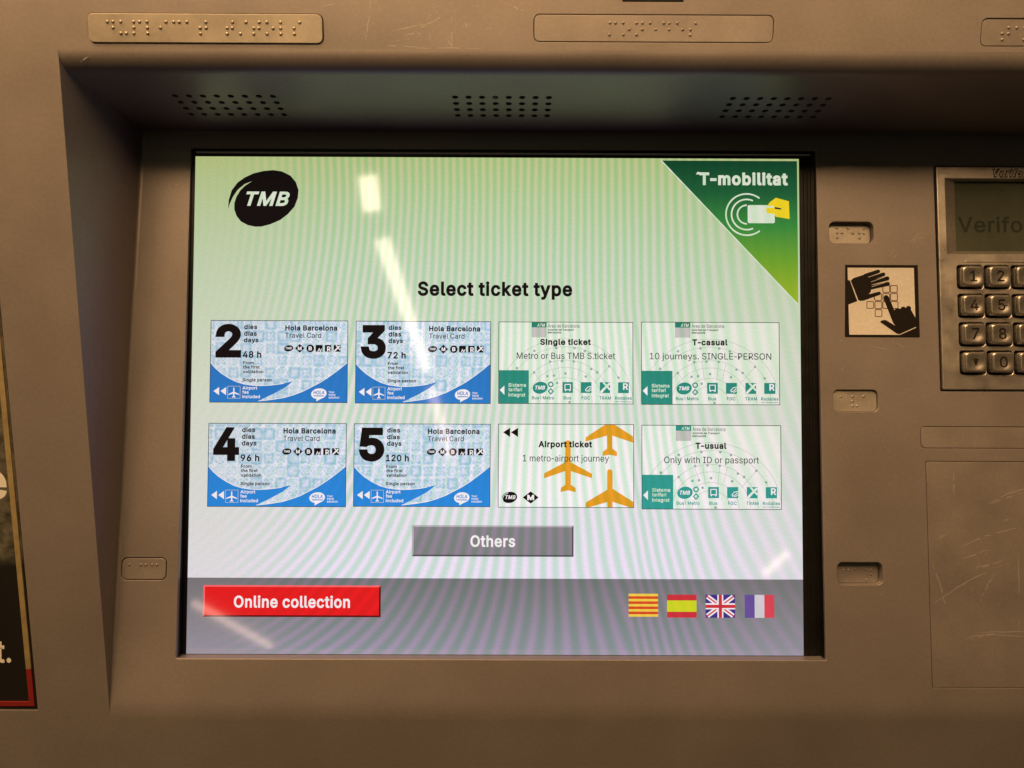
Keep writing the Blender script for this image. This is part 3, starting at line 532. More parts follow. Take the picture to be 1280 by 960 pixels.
# --- hood: rounded nose and underside with three groups of holes
hs = math.atan2(17.5, 63.8)
V, F = [], []
for i in range(13):
    t = R(74.6)*i/12
    y = HR-HR*math.cos(t); z = ZH+HT-HR*math.sin(t)
    if i == 0: V += [(XL, -.03, z+1.2), (XR, -.03, z+1.2)]
    V += [(XL, y-.03, z), (XR, y-.03, z)]
    k = len(V)//2-1; F.append((2*k-2, 2*k, 2*k+1, 2*k-1))
nose = withm(mesh_from(V, F, True), PAINT)
U0 = 6.75
def uw(x, s): return (x, s*math.cos(hs), ZH-s*math.sin(hs))
holes = []
for g0, g1 in ((-158.9, -110.4), (-20.1, 26.4), (117.6, 165.0)):
    for r_ in range(4):
        for c in range(8): holes.append((g0+(g1-g0)*c/7, 27.6+6.45*r_))
und = sheet([[(XL, U0), (XR, U0), (XR, 72), (XL, 72)]] + [circ(x, s, 1.55, 12) for x, s in holes], 1.6, .12, 0)
und.transform(Matrix.Rotation(math.pi-hs, 4, 'X') @ Matrix.Scale(-1, 4, (0, 1, 0)))
und.flip_normals()
def fl0(a, n):
    for _ in range(n):
        x, y = random.gauss(60, 90), random.uniform(9, 60); t = random.gauss(0, .35); q = random.choice((1, 2, 4, 7))
        a.taper([(x, y), (x+q*math.cos(t), y+q*math.sin(t))], random.uniform(.10, .22), SCRATCH)
sc_ = Art(); fl0(sc_, 60)
und.transform(Matrix.Translation((0, 0, ZH*MM))); und.materials.append(PAINT)
scm = sc_.mesh(); scm.transform(Matrix.Rotation(math.pi-hs, 4, 'X') @ Matrix.Scale(-1, 4, (0, 1, 0))); scm.transform(Matrix.Translation((0, 0, (ZH-.0)*MM)))
hood = link('recess_hood', joined(nose, und, scm), machine, at(0, 0, 0))
for g0, g1 in ((-158.9, -110.4), (-20.1, 26.4), (117.6, 165.0)):
    V = [uw(g0-4, 24), uw(g1+4, 24), uw(g1+4, 51), uw(g0-4, 51)]
    V = [(x, y, z+2.6) for x, y, z in V]
    link('speaker_grille', withm(mesh_from(V, [(0, 1, 2, 3)]), DARKHOLE), hood)

# --- left and right walls of the recess
def ub(v): return -193.2 + (-199.9+193.2)*(1-v/306.3)
V, F = [], []; NV, NS = 40, 10
for j in range(NV+1):
    v = 328.*j/NV; B = Vector((ub(min(v, 306.3)), v*math.sin(TP), v*math.cos(TP))); A = Vector((XL, 0, B.z))
    d = A-B; rr = min(.8+1.2*(v/306.), .45*d.length); Bp = B+d.normalized()*rr if d.length > 1e-6 else B; Cc = B+Vector((rr+.02, 0, 0))
    row = [A]+[Bp*(1-t)**2+B*2*t*(1-t)+Cc*t*t for t in [i/NS for i in range(NS+1)]]
    row = [p+Vector((0, -.03, .0)) if k > 0 else p for k, p in enumerate(row)]
    V += [tuple(p) for p in row]
W_ = NS+2
for j in range(NV):
    for i in range(W_-1): F.append((j*W_+i, j*W_+i+1, (j+1)*W_+i+1, (j+1)*W_+i))
link('recess_wall', withm(mesh_from(V, F, True), PAINT), machine, at(0, 0, 0))
link('recess_wall', withm(mesh_from([(XR, -.5, -6), (XR, 75, -6), (XR, 75, 330), (XR, -.5, 330)], [(0, 1, 2, 3)]), PAINT), machine, at(0, 0, 0))

# --- sloping panel with its cut-outs, and the soft crease below it
OP = (-166.3, 26.1, 173.6, 298.2)
PB = [(180.1, 247.4, 204.1, 259.2, 3.2), (180.15, 156.2, 204.3, 168.0, 3.0), (180.3, 65.2, 204.4, 76.9, 3.0), (-196.4, 66.5, -172.6, 78.2, 3.0)]
BLK = (226.7, 137.2, 340.0, 148.3); COV = (228.9, 12.6, 338.0, 129.9); TRM = (238.7, 168.3, 318.0, 289.5)
loops = [[(XL+.3, CT), (XR, CT), (XR, 316), (-192.5, 316)], rrect(*OP, .8), rrect(TRM[0]-.95, TRM[1]-.95, TRM[2]+.95, TRM[3]+.95, .8),
         rrect(COV[0]-.22, COV[1]-.22, COV[2]+.22, COV[3]+.22, .3), rrect(BLK[0]-.25, BLK[1]-.25, BLK[2]+.25, BLK[3]+.25, 2.6)]
loops += [rrect(q[0], q[1], q[2], q[3], q[4]) for q in PB]
def flecks(a, n, x0, x1, y0, y1, avoid=()):
    while n:
        x, y = random.uniform(x0, x1), random.uniform(y0, y1)
        if any(q[0]-3 < x < q[2]+3 and q[1]-3 < y < q[3]+3 for q in avoid): continue
        t = random.uniform(0, 6.28); q = random.choice((.4, .6, .9, 1.5, 3.2)); n -= 1
        a.taper([(x, y), (x+q*math.cos(t), y+q*math.sin(t))], random.uniform(.10, .20), SCRATCH)
pan = sheet(loops, 2.4, .30); pan.materials.append(PAINT)
a = Art()
for l in [[(229.5, 254.5), (224.8, 245.6)], [(228, 252.3), (223.4, 247.8)], [(215.3, 244), (212.2, 240.3)], [(212.4, 194), (219.6, 191.1)], [(200.7, 191.7), (213.7, 188.9)], [(231, 251), (225, 249)], [(217, 242), (214, 239)]]:
    a.taper(l, .22, SCRATCH)
V, F = [], []
for i in range(11):
    t = TP*i/10; Rr = CT/math.tan(TP/2)
    y = Rr*(1-math.cos(t))-.03; z = -CT+Rr*math.sin(t)
    if i == 0: V += [(XL, y, z-1.2), (XR, y, z-1.2)]
    V += [(XL, y, z), (XR, y, z)]
    if i == 10: V += [(XL, y+1.2*math.sin(TP), z+1.2*math.cos(TP)), (XR, y+1.2*math.sin(TP), z+1.2*math.cos(TP))]
for k in range(1, len(V)//2): F.append((2*k-2, 2*k-1, 2*k+1, 2*k))
tubes = [withm(sheet([rrect(q[0]-1, q[1]-1, q[2]+1, q[3]+1, q[4]+1), rrect(q[0]+.02, q[1]+.02, q[2]-.02, q[3]-.02, q[4])], 4.5, .05, -2.3), PAINT) for q in PB]
cre = mesh_from(V, F, True); cre.transform(Matrix.Rotation(-PR, 4, 'X')); cre.materials.append(PAINT)
flecks(a, 70, -180, 300, 8, 300, [OP, TRM, COV, BLK]+PB)
link('recess_panel', joined(pan, a.mesh(), cre, *tubes), machine, at(0, 0, 0), PR)
link('blank_plate', withm(sheet([rrect(*BLK, 2.4)], 1.6, .2, .02), PLATE), machine, at(0, 0, 0), PR)
cov = withm(sheet([rrect(*COV, .2)], 1.6, .15, .03), PLATE)
a = Art(z=.03)
for l in [[(261, 107.9), (271.4, 113), (284.4, 117)], [(243.2, 124), (243.2, 111.9)], [(245, 84.8), (258.4, 90.8), (278.8, 96)], [(246.8, 78.8), (260.2, 83.8)], [(230.9, 55.8), (249.5, 67.8), (268, 75.8)], [(230.6, 76.7), (234.3, 65.8), (237.3, 52.9)], [(255.2, 56.9), (259.5, 65.8), (262.7, 69.8)], [(246.5, 37.1), (260.6, 39.7), (281.5, 38.6)], [(252.6, 41), (281.6, 41.5)], [(276.3, 81.9), (275.1, 40.1)], [(233, 88.7), (238.1, 91.7)], [(251.7, 73.8), (261.9, 76.8)], [(268.8, 98.9), (272.9, 99.9)], [(252, 73), (268, 78)], [(246, 38), (262, 40.5)], [(262, 107.6), (280, 114)]]:
    a.taper(l, .52, SCRATCH)
for i in range(30):
    x, y = random.gauss(262, 14), random.gauss(80, 11); t = random.gauss(.4, .5); q = random.uniform(1, 5)
    a.taper([(x, y), (x+q*math.cos(t), y+q*math.sin(t))], .16, SCRATCH)
link('cover_plate', joined(cov, a.mesh()), machine, at(0, 0, 0), PR)

# --- display: black bezel in the opening, then the lit face
DC = (0, 38.115, 155.277)                                         # display centre
MD = Matrix.Translation(Vector(DC)) @ Matrix.Rotation(DR, 4, 'X'); MDI = MD.inverted(); MP = Matrix.Rotation(PR, 4, 'X')
def p2d(u, v, w_): return tuple(MDI @ (MP @ Vector((u, v, w_))))
bez = withm(sheet([rrect(-174, -146, 178.5, 148), rrect(-164.9, -134.55, 165.0, 134.6)], 3, .1, .15), BLACK)
def wall(u0, v0, u1, v1, m, w0=-1.5):
    A, B = p2d(u0, v0, w0), p2d(u1, v1, w0)
    return withm(mesh_from([A, B, (B[0], B[1]-0.0, -.5), (A[0], A[1], -.5)], [(0, 1, 2, 3)]), m)
e = .25
ws = [wall(OP[0]-e, OP[1]-e, OP[0]-e, OP[3]+e, BLACK), wall(OP[2]+e, OP[1]-e, OP[2]+e, OP[3]+e, BLACK), wall(OP[0]-e, OP[1]-e, OP[2]+e, OP[1]-e, PAINT), wall(OP[0]-e, OP[3]+e, OP[2]+e, OP[3]+e, BLACK)]
tr = [withm(mesh_from([(-164, 136.2, .1), (171, 136.2, .1), (171, 136.9, 1.1), (-164, 136.9, 1.1), (-164, 137.1, .1), (171, 137.1, .1)], [(0, 1, 2, 3), (3, 2, 5, 4)]), REFLINE)]  # reflected line along the top edge, built as a pale strip
for x in (167.4, 169.3, 171.1): tr.append(withm(boxm(x, -134, 0, x+.5, 136, .7), BLACK))
tr += [withm(boxm(-166.0, -134.6, 0, -164.5, 135.8, .5), BLACK), withm(boxm(-164.5, -135.0, 0, 172, -133.7, .5), BLACK)]
link('screen_bezel', joined(bez, *(ws+tr)), machine, at(*DC), DR)
s = Art(z=0); s.STEP = 0
s.rect(-165.2, -93.4, 165.2, 134.8, BG); s.rect(-165.2, -134.8, 165.2, -93.4, BAR)
screen = link('touchscreen', s.mesh(), machine, at(*DC), DR)
CX = lambda x: x
def px(ox, oy, sc):
    """drawing coordinates read off an enlarged view of the lit face -> mm on the display"""
    def f(x, y): return ((ox+x/sc-640)*.4335+8.4, -(oy+y/sc-480)*.4335+10.75)
    return f
# logo
a = Art(px(250, 190, 7.385))
a.poly([(245, 525), (250, 440), (275, 350), (330, 275), (400, 225), (480, 188), (570, 166), (660, 158), (740, 170), (820, 210), (870, 270), (896, 345), (890, 420), (860, 500), (800, 570), (730, 625), (640, 665), (560, 687), (500, 689), (430, 675), (365, 640), (325, 590), (303, 530), (302, 470), (320, 410), (355, 350), (400, 305), (465, 262), (395, 290), (330, 345), (288, 410), (262, 470)], INK)
a.text('TMB', 412, 494, 134, PALE, 402, bold=.035, shear=.28)
a.build('logo', screen)
a = Art(px(500, 330, 5.333)); a.text('Select ticket type', 118, 211, 96, INK, 1032, bold=.042); a.build('heading', screen)
# corner banner
a = Art(px(810, 180, 4.573))
a.poly([(83, 78), (864, 78), (864, 912)], BANNER)
a.stroke([(83, 80), (862, 908)], 6, PALE, 2)
a.text('T-mobilitat', 300, 220, 74, PALE, 510, bold=.05, z=3); a.poly([(280, 158), (290, 143), (306, 146), (296, 158)], PALE, 3)
for r_, a0 in ((120, 52), (88, 66), (54, 90)): a.arc(572, 390, r_, a0, 360-a0, 9, PALE, 3, 26)
a.poly(rrect(577, 335, 733, 440, 10), PALE, 3)
a.poly([(690, 340), (705, 318), (740, 292), (815, 312), (818, 415), (738, 402), (728, 384), (690, 384), (682, 362)], YEL, 4)
a.poly([(733, 345), (770, 353), (770, 361), (733, 357)], SOFT, 5)
a.poly([(664, 340), (726, 340), (730, 350), (664, 350)], PALE, 5)
a.build('corner_banner', screen)

PLANE = [(0, -185), (12, -182), (22, -165), (22, -4), (198, 92), (196, 128), (24, 70), (24, 182), (62, 208), (64, 243), (0, 228), (-60, 243), (-58, 208), (-22, 182), (-22, 70), (-196, 130), (-194, 88), (-22, -4), (-22, -165), (-12, -182)]
def card_fx(x0, y0, x1, y1, W, H):
    return lambda x, y: (x0+(x1-x0)*x/W, y1-(y1-y0)*y/H)
def frame_lines(a, W, H, m=SOFT, wd=5):
    a.stroke([(wd/2, wd/2), (W-wd/2, wd/2), (W-wd/2, H-wd/2), (wd/2, H-wd/2)], wd, m, 8, True)
def symbols(a, m, bg, z=3):
    """the six small transport symbols in a row"""
    a.poly(circ(623, 226, 37, 20, 25, -.15), m, z); a.text('TMB', 623, 234, 18, bg, 48, 'c', .03, .2, z+1)
    a.poly([(711, 190), (748, 226), (711, 262), (674, 226)], m, z); a.text('M', 711, 241, 30, bg, 30, 'c', .04, 0, z+1)
    a.poly(circ(795, 226, 31, 20), m, z); a.text('B', 795, 242, 32, bg, 26, 'c', .04, 0, z+1)
    a.rect(838, 198, 893, 252, m, z); a.stroke([(856, 250), (866, 228), (876, 250), (886, 228)], 6, bg, z+1)
    a.rect(911, 198, 963, 252, m, z); a.text('R', 944, 250, 40, bg, 30, 'c', .03, 0, z+1)
    a.rect(981, 198, 1036, 252, m, z); a.stroke([(985, 250), (1030, 205)], 11, bg, z+1); a.stroke([(1000, 200), (1034, 240)], 8, bg, z+2)
def travel_card(box, number, hours, hw):
    W, H = 1096, 666; a = Art(card_fx(*box, W, H))
    a.rect(0, 0, W, H, TILES)
    left = [(2, 342), (40, 386), (88, 428), (150, 468), (210, 498), (270, 516), (338, 526), (400, 529), (468, 526), (530, 519), (588, 510), (660, 493)]
    right = [(388, 652), (450, 646), (510, 638), (590, 625), (660, 604), (735, 576), (808, 538), (870, 505), (928, 468), (980, 430), (1028, 393), (1094, 338)]
    a.poly(left+[(598, 543), (508, 593)]+right+[(1094, 664), (2, 664)], BLUE, 2)
    a.stroke(left[:-1], 5, WHITE, 3); a.stroke(right, 5, WHITE, 3)
    a.text(number, 142, 303, 270, INK, 206, 'c', .05, 0, 3)
    for t, b, wd in (('dies', 72, 104), ('días', 126, 102), ('days', 179, 116)): a.text(t, 266, b, 38, INK, wd, bold=.036, z=3)
    a.text(hours, 258, 304, 54, INK, hw, bold=.034, z=3)
    for t, b, wd in (('From', 356, 84), ('the first', 391, 132), ('validation', 428, 162)): a.text(t, 262, b, 25, INK, wd, bold=.032, z=3)
    a.text('Single person', 260, 495, 26, INK, 230, bold=.032, z=3)
    a.text('Hola Barcelona', 594, 82, 43, INK, 414, bold=.042, z=3); a.text('Travel Card', 593, 141, 41, INK, 288, bold=.008, z=3)
    symbols(a, INK, WHITE)
    for x in (30, 86): a.poly([(x, 573), (x+45, 541), (x+45, 606)], WHITE, 4)
    a.stroke([(143, 534), (242, 534), (242, 632), (143, 632)], 4, LGREY, 4, True)
    a.poly([(192+x*.22, 580+y*.19) for x, y in PLANE], WHITE, 5)
    for t, b, wd in (('Airport', 560, 118), ('fee', 594, 50), ('included', 630, 140)): a.text(t, 260, b, 26, WHITE, wd, bold=.025, z=4)
    a.poly(circ(868, 592, 62, 24, 43, -.12), WHITE, 4); a.poly([(850, 628), (896, 626), (848, 654)], WHITE, 4)
    a.text('HOLA', 868, 597, 30, BLUE, 88, 'c', .03, .15, 5); a.rect(826, 606, 912, 613, BLUE, 5)
    for t, b, wd in (('Your', 587, 45), ('travel', 608, 55), ('solution', 630, 85)): a.text(t, 945, b, 17, WHITE, wd, bold=.02, z=4)
    frame_lines(a, W, H, SOFT, 5); return a.build('ticket_button', screen)
def fare_card(box, title, tw, sub, sw):
    W, H = 1108, 676; a = Art(lambda x, y, g=card_fx(*box, W, H): g(x-85, y-82))
    a.rect(85, 82, 85+W, 82+H, CARDW)
    for r_ in (530, 465, 355, 295, 210, 145):
        a0 = math.degrees(math.asin(min(1, 6/r_))); a.stroke([(636+r_*1.05*math.cos(t), 752-r_*math.sin(t)) for t in [R(a0+(180-2*a0)*i/44) for i in range(45)]], 4, ARC, 2)
    for l in ([(505, 420), (540, 520)], [(570, 400), (590, 560)], [(705, 408), (690, 560)], [(765, 420), (735, 550)], [(995, 447), (880, 580)], [(378, 500), (430, 570)]): a.stroke(l, 4, ARC, 3)
    for x, y in ((237, 465), (380, 322), (560, 298), (710, 298), (795, 322), (510, 410), (608, 405), (705, 408), (848, 470), (897, 497), (995, 447), (1072, 540), (378, 500), (488, 530), (540, 525), (636, 507), (803, 532), (568, 585), (670, 742)): a.poly(circ(x, y, 11, 10), DOT, 4)
    a.rect(357, 87, 480, 128, TEAL, 4); a.rect(357, 128, 480, 210, LGREY, 4); a.text('ATM', 435, 122, 26, PALE, 66, 'c', .03, .2, 5)
    a.text('Àrea de Barcelona', 490, 130, 30, SOFT, 260, z=5); a.text('Autoritat del Transport', 490, 155, 16, INK, 215, bold=.03, z=5); a.text('Metropolità', 490, 178, 16, INK, 108, bold=.03, z=5)
    a.text(title, 636, 273, 50, INK, tw, 'c', .045, 0, 6); a.text(sub, 640, 388, 52, SOFT, sw, 'c', .004, 0, 6)
    a.rect(88, 482, 335, 755, TEAL, 5); a.poly([(97, 645), (135, 608), (135, 685)], WHITE, 6)
    for t, b, wd in (('Sistema', 618, 143), ('tarifari', 655, 112), ('integrat', 698, 138)): a.text(t, 168, b, 29, PALE, wd, bold=.025, z=6)
    a.poly(circ(428, 625, 62, 24, 49, -.2), TEAL, 5); a.text('TMB', 428, 640, 32, WHITE, 82, 'c', .035, .25, 6)
    a.stroke(circ(516, 598, 18, 14), 10, TEAL, 5, True); a.stroke([(516, 633), (536, 655), (516, 676), (496, 655)], 9, TEAL, 5, True)
    a.rect(612, 578, 697, 667, TEAL, 5); a.stroke([(632, 597), (677, 597), (677, 640), (632, 640)], 7, WHITE, 6, True); a.rect(632, 640, 642, 652, WHITE, 6); a.rect(668, 640, 678, 652, WHITE, 6)
    a.rect(762, 578, 850, 667, TEAL, 5); a.stroke([(848, 612), (820, 618), (800, 640), (806, 652), (828, 640), (846, 622)], 6, WHITE, 6); a.stroke([(848, 640), (832, 652), (818, 654)], 6, WHITE, 7)
    a.rect(918, 578, 1003, 667, TEAL, 5); a.stroke([(924, 664), (1000, 586)], 19, CARDW, 6); a.stroke([(948, 580), (1002, 640)], 15, CARDW, 7)
    a.rect(1068, 578, 1157, 667, TEAL, 5); a.text('R', 1130, 640, 54, WHITE, 42, 'c', .03, 0, 6)
    for t, x, wd in (('Bus i Metro', 452, 182), ('Bus', 652, 64), ('FGC', 803, 70), ('TRAM', 962, 95), ('Rodalies', 1112, 138)): a.text(t, x, 721, 27, TEAL, wd, 'c', .025, 0, 6)
    a.text('de Catalunya', 1110, 742, 12, TEAL, 132, 'c', .02, 0, 6)
    a.stroke([(87.5, 84.5), (85+W-2.5, 84.5), (85+W-2.5, 82+H-2.5), (87.5, 82+H-2.5)], 5, SOFT, 9, True)
    return a.build('ticket_button', screen)
travel_card((-154.5, .3, -80.1, 44.9), '2', '48 h', 148)
travel_card((-76.0, .1, -2.8, 44.8), '3', '72 h', 148)
travel_card((-154.7, -55.6, -80.3, -10.7), '4', '96 h', 148)
travel_card((-76.4, -55.3, -2.8, -10.7), '5', '120 h', 184)
fare_card((1.3, .2, 74.2, 44.7), 'Single ticket', 418, 'Metro or Bus TMB S.ticket', 810)
fare_card((78.5, .0, 153.5, 44.9), 'T-casual', 283, '10 journeys. SINGLE-PERSON', 972)
fare_card((78.6, -56.2, 153.9, -10.9), 'T-usual', 246, 'Only with ID or passport', 752)
# airport ticket
W, H = 1112, 690; g = card_fx(1.3, -55.5, 74.5, -10.6, W, H); a = Art(lambda x, y: g(x-85, y-65))
a.rect(85, 65, 85+W, 65+H, CARDW)
a.poly([(657+x, 384+y) for x, y in PLANE], ORANGE, 2)
a.poly([(960, 69), (1040, 69), (1190, 165), (1192, 218), (1020, 160), (1020, 265), (1058, 295), (1058, 330), (998, 318), (940, 327), (942, 295), (977, 265), (977, 160), (800, 210), (802, 175)], ORANGE, 2)
a.poly([(998, 437), (1012, 441), (1021, 456), (1022, 598), (1192, 706), (1192, 750), (1160, 750), (1022, 706), (1022, 750), (980, 750), (978, 708), (835, 750), (802, 750), (802, 712), (978, 606), (978, 456), (985, 441)], ORANGE, 2)
for x in (125, 190): a.poly([(x, 135), (x+58, 98), (x+58, 174)], INK, 3)
a.text('Airport ticket', 635, 258, 52, INK, 440, 'c', .045, 0, 4); a.text('1 metro-airport journey', 640, 375, 54, SOFT, 705, 'c', .004, 0, 4)
a.poly(circ(180, 672, 63, 24, 46, -.2), INK, 3); a.stroke([(128, 708), (122, 680), (136, 652), (170, 634)], 5, CARDW, 4); a.text('TMB', 188, 686, 32, WHITE, 84, 'c', .035, .25, 5)
a.poly([(353, 622), (418, 672), (353, 722), (288, 672)], INK, 3); a.text('M', 353, 694, 44, WHITE, 56, 'c', .05, 0, 4)
a.stroke([(87.5, 67.5), (85+W-2.5, 67.5), (85+W-2.5, 65+H-2.5), (87.5, 65+H-2.5)], 5, SOFT, 9, True)
a.build('ticket_button', screen)
# buttons
def push_button(name, x0, y0, x1, y1, face, hi, lo, label, lw, cap, b):
    a = Art(); t = .9
    a.rect(x0, y0, x1, y1, face)
    a.poly([(x0, y1), (x1, y1), (x1-t, y1-t), (x0+t, y1-t)], hi, 2); a.poly([(x0, y0), (x0, y1), (x0+t, y1-t), (x0+t, y0+t)], hi, 2)
    a.poly([(x0, y0), (x1, y0), (x1-t, y0+t), (x0+t, y0+t)], lo, 2); a.poly([(x1, y0), (x1, y1), (x1-t, y1-t), (x1-t, y0+t)], lo, 2)
    a.text(label, (x0+x1)/2, b, cap, WHITE, lw, 'c', .03, 0, 3, ydown=False); a.build(name, screen)
push_button('grey_button', -44.7, -81.7, 42.0, -65.1, GREYB, GREYL, GREYD, 'Others', 24.0, 6.2, -76.6)
push_button('red_button', -156.0, -114.1, -61.1, -97.3, REDB, REDL, REDD, 'Online collection', 62.0, 6.3, -109.2)
# flags
def flag(x0, x1, y1=-101.6, y0=-113.8): return Art(card_fx(x0, y0, x1, y1, 200, 150))
a = flag(71.5, 87.3, -101.2, -113.4)
for i in range(9): a.rect(0, 150*i/9, 200, 150*(i+1)/9, FYEL if i % 2 == 0 else FORANGE)
a.build('flag', screen)
a = flag(92.1, 107.9); a.rect(0, 0, 200, 38, FRED); a.rect(0, 38, 200, 112, FLIME); a.rect(0, 112, 200, 150, FRED); a.build('flag', screen)
a = flag(112.7, 128.5); a.rect(0, 0, 200, 150, FNAVY)
def diag(p, q, wd, m, z):
    d = Vector((q[0]-p[0], q[1]-p[1])).normalized(); n = Vector((-d.y, d.x))*wd/2
    # ends trimmed to the flag
    P = [Vector(p), Vector(q)]; a.poly([P[0]+d*wd*.35+n, P[1]-d*wd*.35+n, P[1]-d*wd*.35-n, P[0]+d*wd*.35-n], m, z)
diag((4, 6), (196, 144), 30, WHITE, 2); diag((4, 144), (196, 6), 30, WHITE, 2.4)
diag((4, 6), (196, 144), 9, FRED, 3); diag((4, 144), (196, 6), 9, FRED, 3.2)
a.rect(80, 0, 120, 150, WHITE, 4); a.rect(0, 55, 200, 95, WHITE, 4.3); a.rect(89, 0, 111, 150, FRED, 5); a.rect(0, 65, 200, 86, FRED, 5.3)
a.build('flag', screen)
a = flag(133.7, 149.5); a.rect(0, 0, 67, 150, FVIO); a.rect(67, 0, 133, 150, FGREY); a.rect(133, 0, 200, 150, FPINK); a.build('flag', screen)

# ================================================================== braille plates
def dome(cx, cy, r, h, z, V, F, n=10, k=4):
    b = len(V)
    for j in range(k):
        t = (math.pi/2)*j/k
        for i in range(n): V.append((cx+r*math.cos(t)*math.cos(2*math.pi*i/n), cy+r*math.cos(t)*math.sin(2*math.pi*i/n), z+h*math.sin(t)))
    V.append((cx, cy, z+h))
    for j in range(k-1):
        for i in range(n): F.append((b+j*n+i, b+j*n+(i+1) % n, b+(j+1)*n+(i+1) % n, b+(j+1)*n+i))
    for i in range(n): F.append((b+(k-1)*n+i, b+(k-1)*n+(i+1) % n, len(V)-1))
def braille(q, top, dots, rot, m, label, h=.55, rd=.82):
    cx, cy = (q[0]+q[2])/2, (q[1]+q[3])/2
    M3 = Matrix.Rotation(rot, 3, 'X'); p = M3 @ Vector((cx, cy, top))
    o = link('braille_plate', withm(sheet([rrect(q[0]-cx, q[1]-cy, q[2]-cx, q[3]-cy, q[4])], 1.6, .2, 0), m), None, tuple(p), rot)
    V, F = [], []
    k = 1-min(0., top+.1)/366 if top < -1 else 1.                 # dots lie in the sunken face
    for x, y in dots: dome(7.8+(x-7.8)*k-cx, 178+(y-178)*k-cy, rd, h, -.02, V, F)
    link('braille_dots', withm(mesh_from(V, F, True), m), o)
    return thing(o, label, 'braille plate', 'braille plates on the ticket machine')
def row(y, xs): return [(x, y) for x in xs]
braille(BR[0], .75, row(337.9, (-176.1, -173.6, -170.1, -164.2, -161.5, -158.2, -149.5, -146, -143.5, -140, -131.4, -119.2, -113.1, -107.1, -103.6, -97.4, -88.7))+row(335.35, (-173.7, -164.3, -158.1, -152.1, -134.1, -131.4, -121.8, -119.4, -109.7, -107.3, -100.9, -97.5, -91.3))+row(332.9, (-170.3, -167.8, -164.4, -158.1, -134, -121.9, -115.8, -109.8, -103.7, -97.5, -91.3)), FR, BRASS, 'long raised brassy braille plate covered in dots, above the dark left corner of the recess')
braille(BR[1], .02, row(338.6, (52.6, 55.1, 58.6, 64.8, 67.4, 70.9, 77.2, 79.7, 83.3, 91.8))+row(335.85, (61.4, 67.4, 73.6, 79.7, 85.8, 89.4))+row(333.5, (52.4, 58.8, 64.9, 89.4)), FR, PLATE, 'long braille plate flush in the metal with dots only in its middle, above the hood', .5, .72)
braille(BR[2], -.35, [(235.2, 337.5), (238.8, 337.5), (232.4, 334.9), (235.3, 334.9), (232.6, 332.3), (242.5, 337.5), (242.5, 332.3), (246, 334.9)], FR, PLATE, 'slightly sunken braille plate cut off by the photo edge at the top right corner', .5, .8)
def inset(q, e): return (q[0]+e, q[1]+e, q[2]-e, q[3]-e, max(.5, q[4]-e))
braille(inset(PB[0], .12), -3.8, [(184.1, 255.9), (184.3, 253.3), (186.8, 253.3), (184.2, 250.7), (190.2, 255.8), (192.7, 253.2), (196.3, 253.2), (198.8, 255.9), (198.8, 253.2), (196.2, 250.4)], PR, WORN, 'small worn braille plate sunk in a pocket above the black and white hand sticker', .6, .85)
braille(inset(PB[1], .14), -1.5, [(184.3, 164.5), (190.6, 164.5), (190.5, 162), (190.4, 159.5), (192.8, 159.5), (196.5, 164.7)], PR, WORN, 'small stained braille plate with worn down dots, below the black and white hand sticker', .45, .75)
braille(inset(PB[2], .12), -4.9, [(183.4, 73.4), (186, 73.4), (189.5, 73.6), (195.7, 73.6), (198, 73.4), (197.9, 71.2), (195.4, 68.4)], PR, PLATE, 'small deeply sunken braille plate beside the lower right corner of the screen', .5, .75)
braille(inset(PB[3], .45), .02, row(74.45, (-192.1, -186.2, -183.6, -180.2, -177.7)), PR, PLATE, 'small flush braille plate with one row of five dots, left of the screen', .6, .78)

# ================================================================== hand pictogram sticker
def hx(cx, cy):
    x = cx-(cy-90)/800*22
    return (-19.65+(x-133)/812*39.3, 19.65-(cy-90)/800*39.3)
a = Art(hx, z=.05)
a.rect(133, 90, 945, 890, SATIN, 0)
a.poly([(160, 122), (900, 122), (922, 862), (182, 862)], STICK, 1)
for x, y in ((676, 356), (678, 446), (592, 356), (592, 446), (500, 446), (414, 534), (505, 535), (592, 534), (684, 534), (506, 624)):
    a.stroke(rrect(x-38, y-38, x+38, y+38, 10, 3), 9, STLINE, 2, True)
a.poly([(140, 262), (185, 262), (272, 492), (172, 530), (148, 530)], SATIN, 3); a.poly([(195, 266), (225, 238), (372, 190), (430, 300), (420, 380), (380, 466), (310, 490), (282, 484)], SATIN, 4)
for p, q, r_, r2 in (((360, 212), (502, 162), 24, 20), ((390, 250), (560, 195), 24, 21), ((400, 290), (604, 240), 25, 23), ((400, 345), (610, 300), 24, 22), ((330, 462), (512, 405), 26, 18)): a.capsule(p, q, r_, SATIN, 5, r2)
for l in ([(390, 227), (520, 185)], [(420, 280), (575, 224)], [(430, 333), (612, 272)], [(395, 410), (545, 372)]): a.stroke(l, 5, STICK, 6)
a.capsule((590, 455), (700, 720), 30, SATIN, 5, 34)
a.poly([(665, 610), (690, 580), (850, 560), (925, 690), (928, 770), (730, 858), (680, 740)], SATIN, 6)
for x, y in ((715, 596), (780, 580), (838, 572)): a.poly(circ(x, y, 29, 16), SATIN, 7)
a.poly([(520, 720), (545, 702), (585, 700), (690, 762), (740, 850), (710, 850)], SATIN, 5)
a.poly([(735, 868), (928, 782), (950, 690), (962, 884), (735, 884)], SATIN, 5)
a.stroke([(735, 862), (922, 780)], 6, STICK, 8)
a.stroke([(188, 265), (271, 490)], 5, STICK, 6)
sq = withm(sheet([rrect(-19.6, -19.6, 19.6, 19.6, .4)], .1, .02, .04), SATIN)
p = MP @ Vector((207.9, 215.9, .05))
o = link('pictogram_sticker', joined(sq, a.mesh()), None, tuple(p), PR)
thing(o, 'square black framed sticker of two black hands covering a keypad, beside the payment terminal', 'sign')

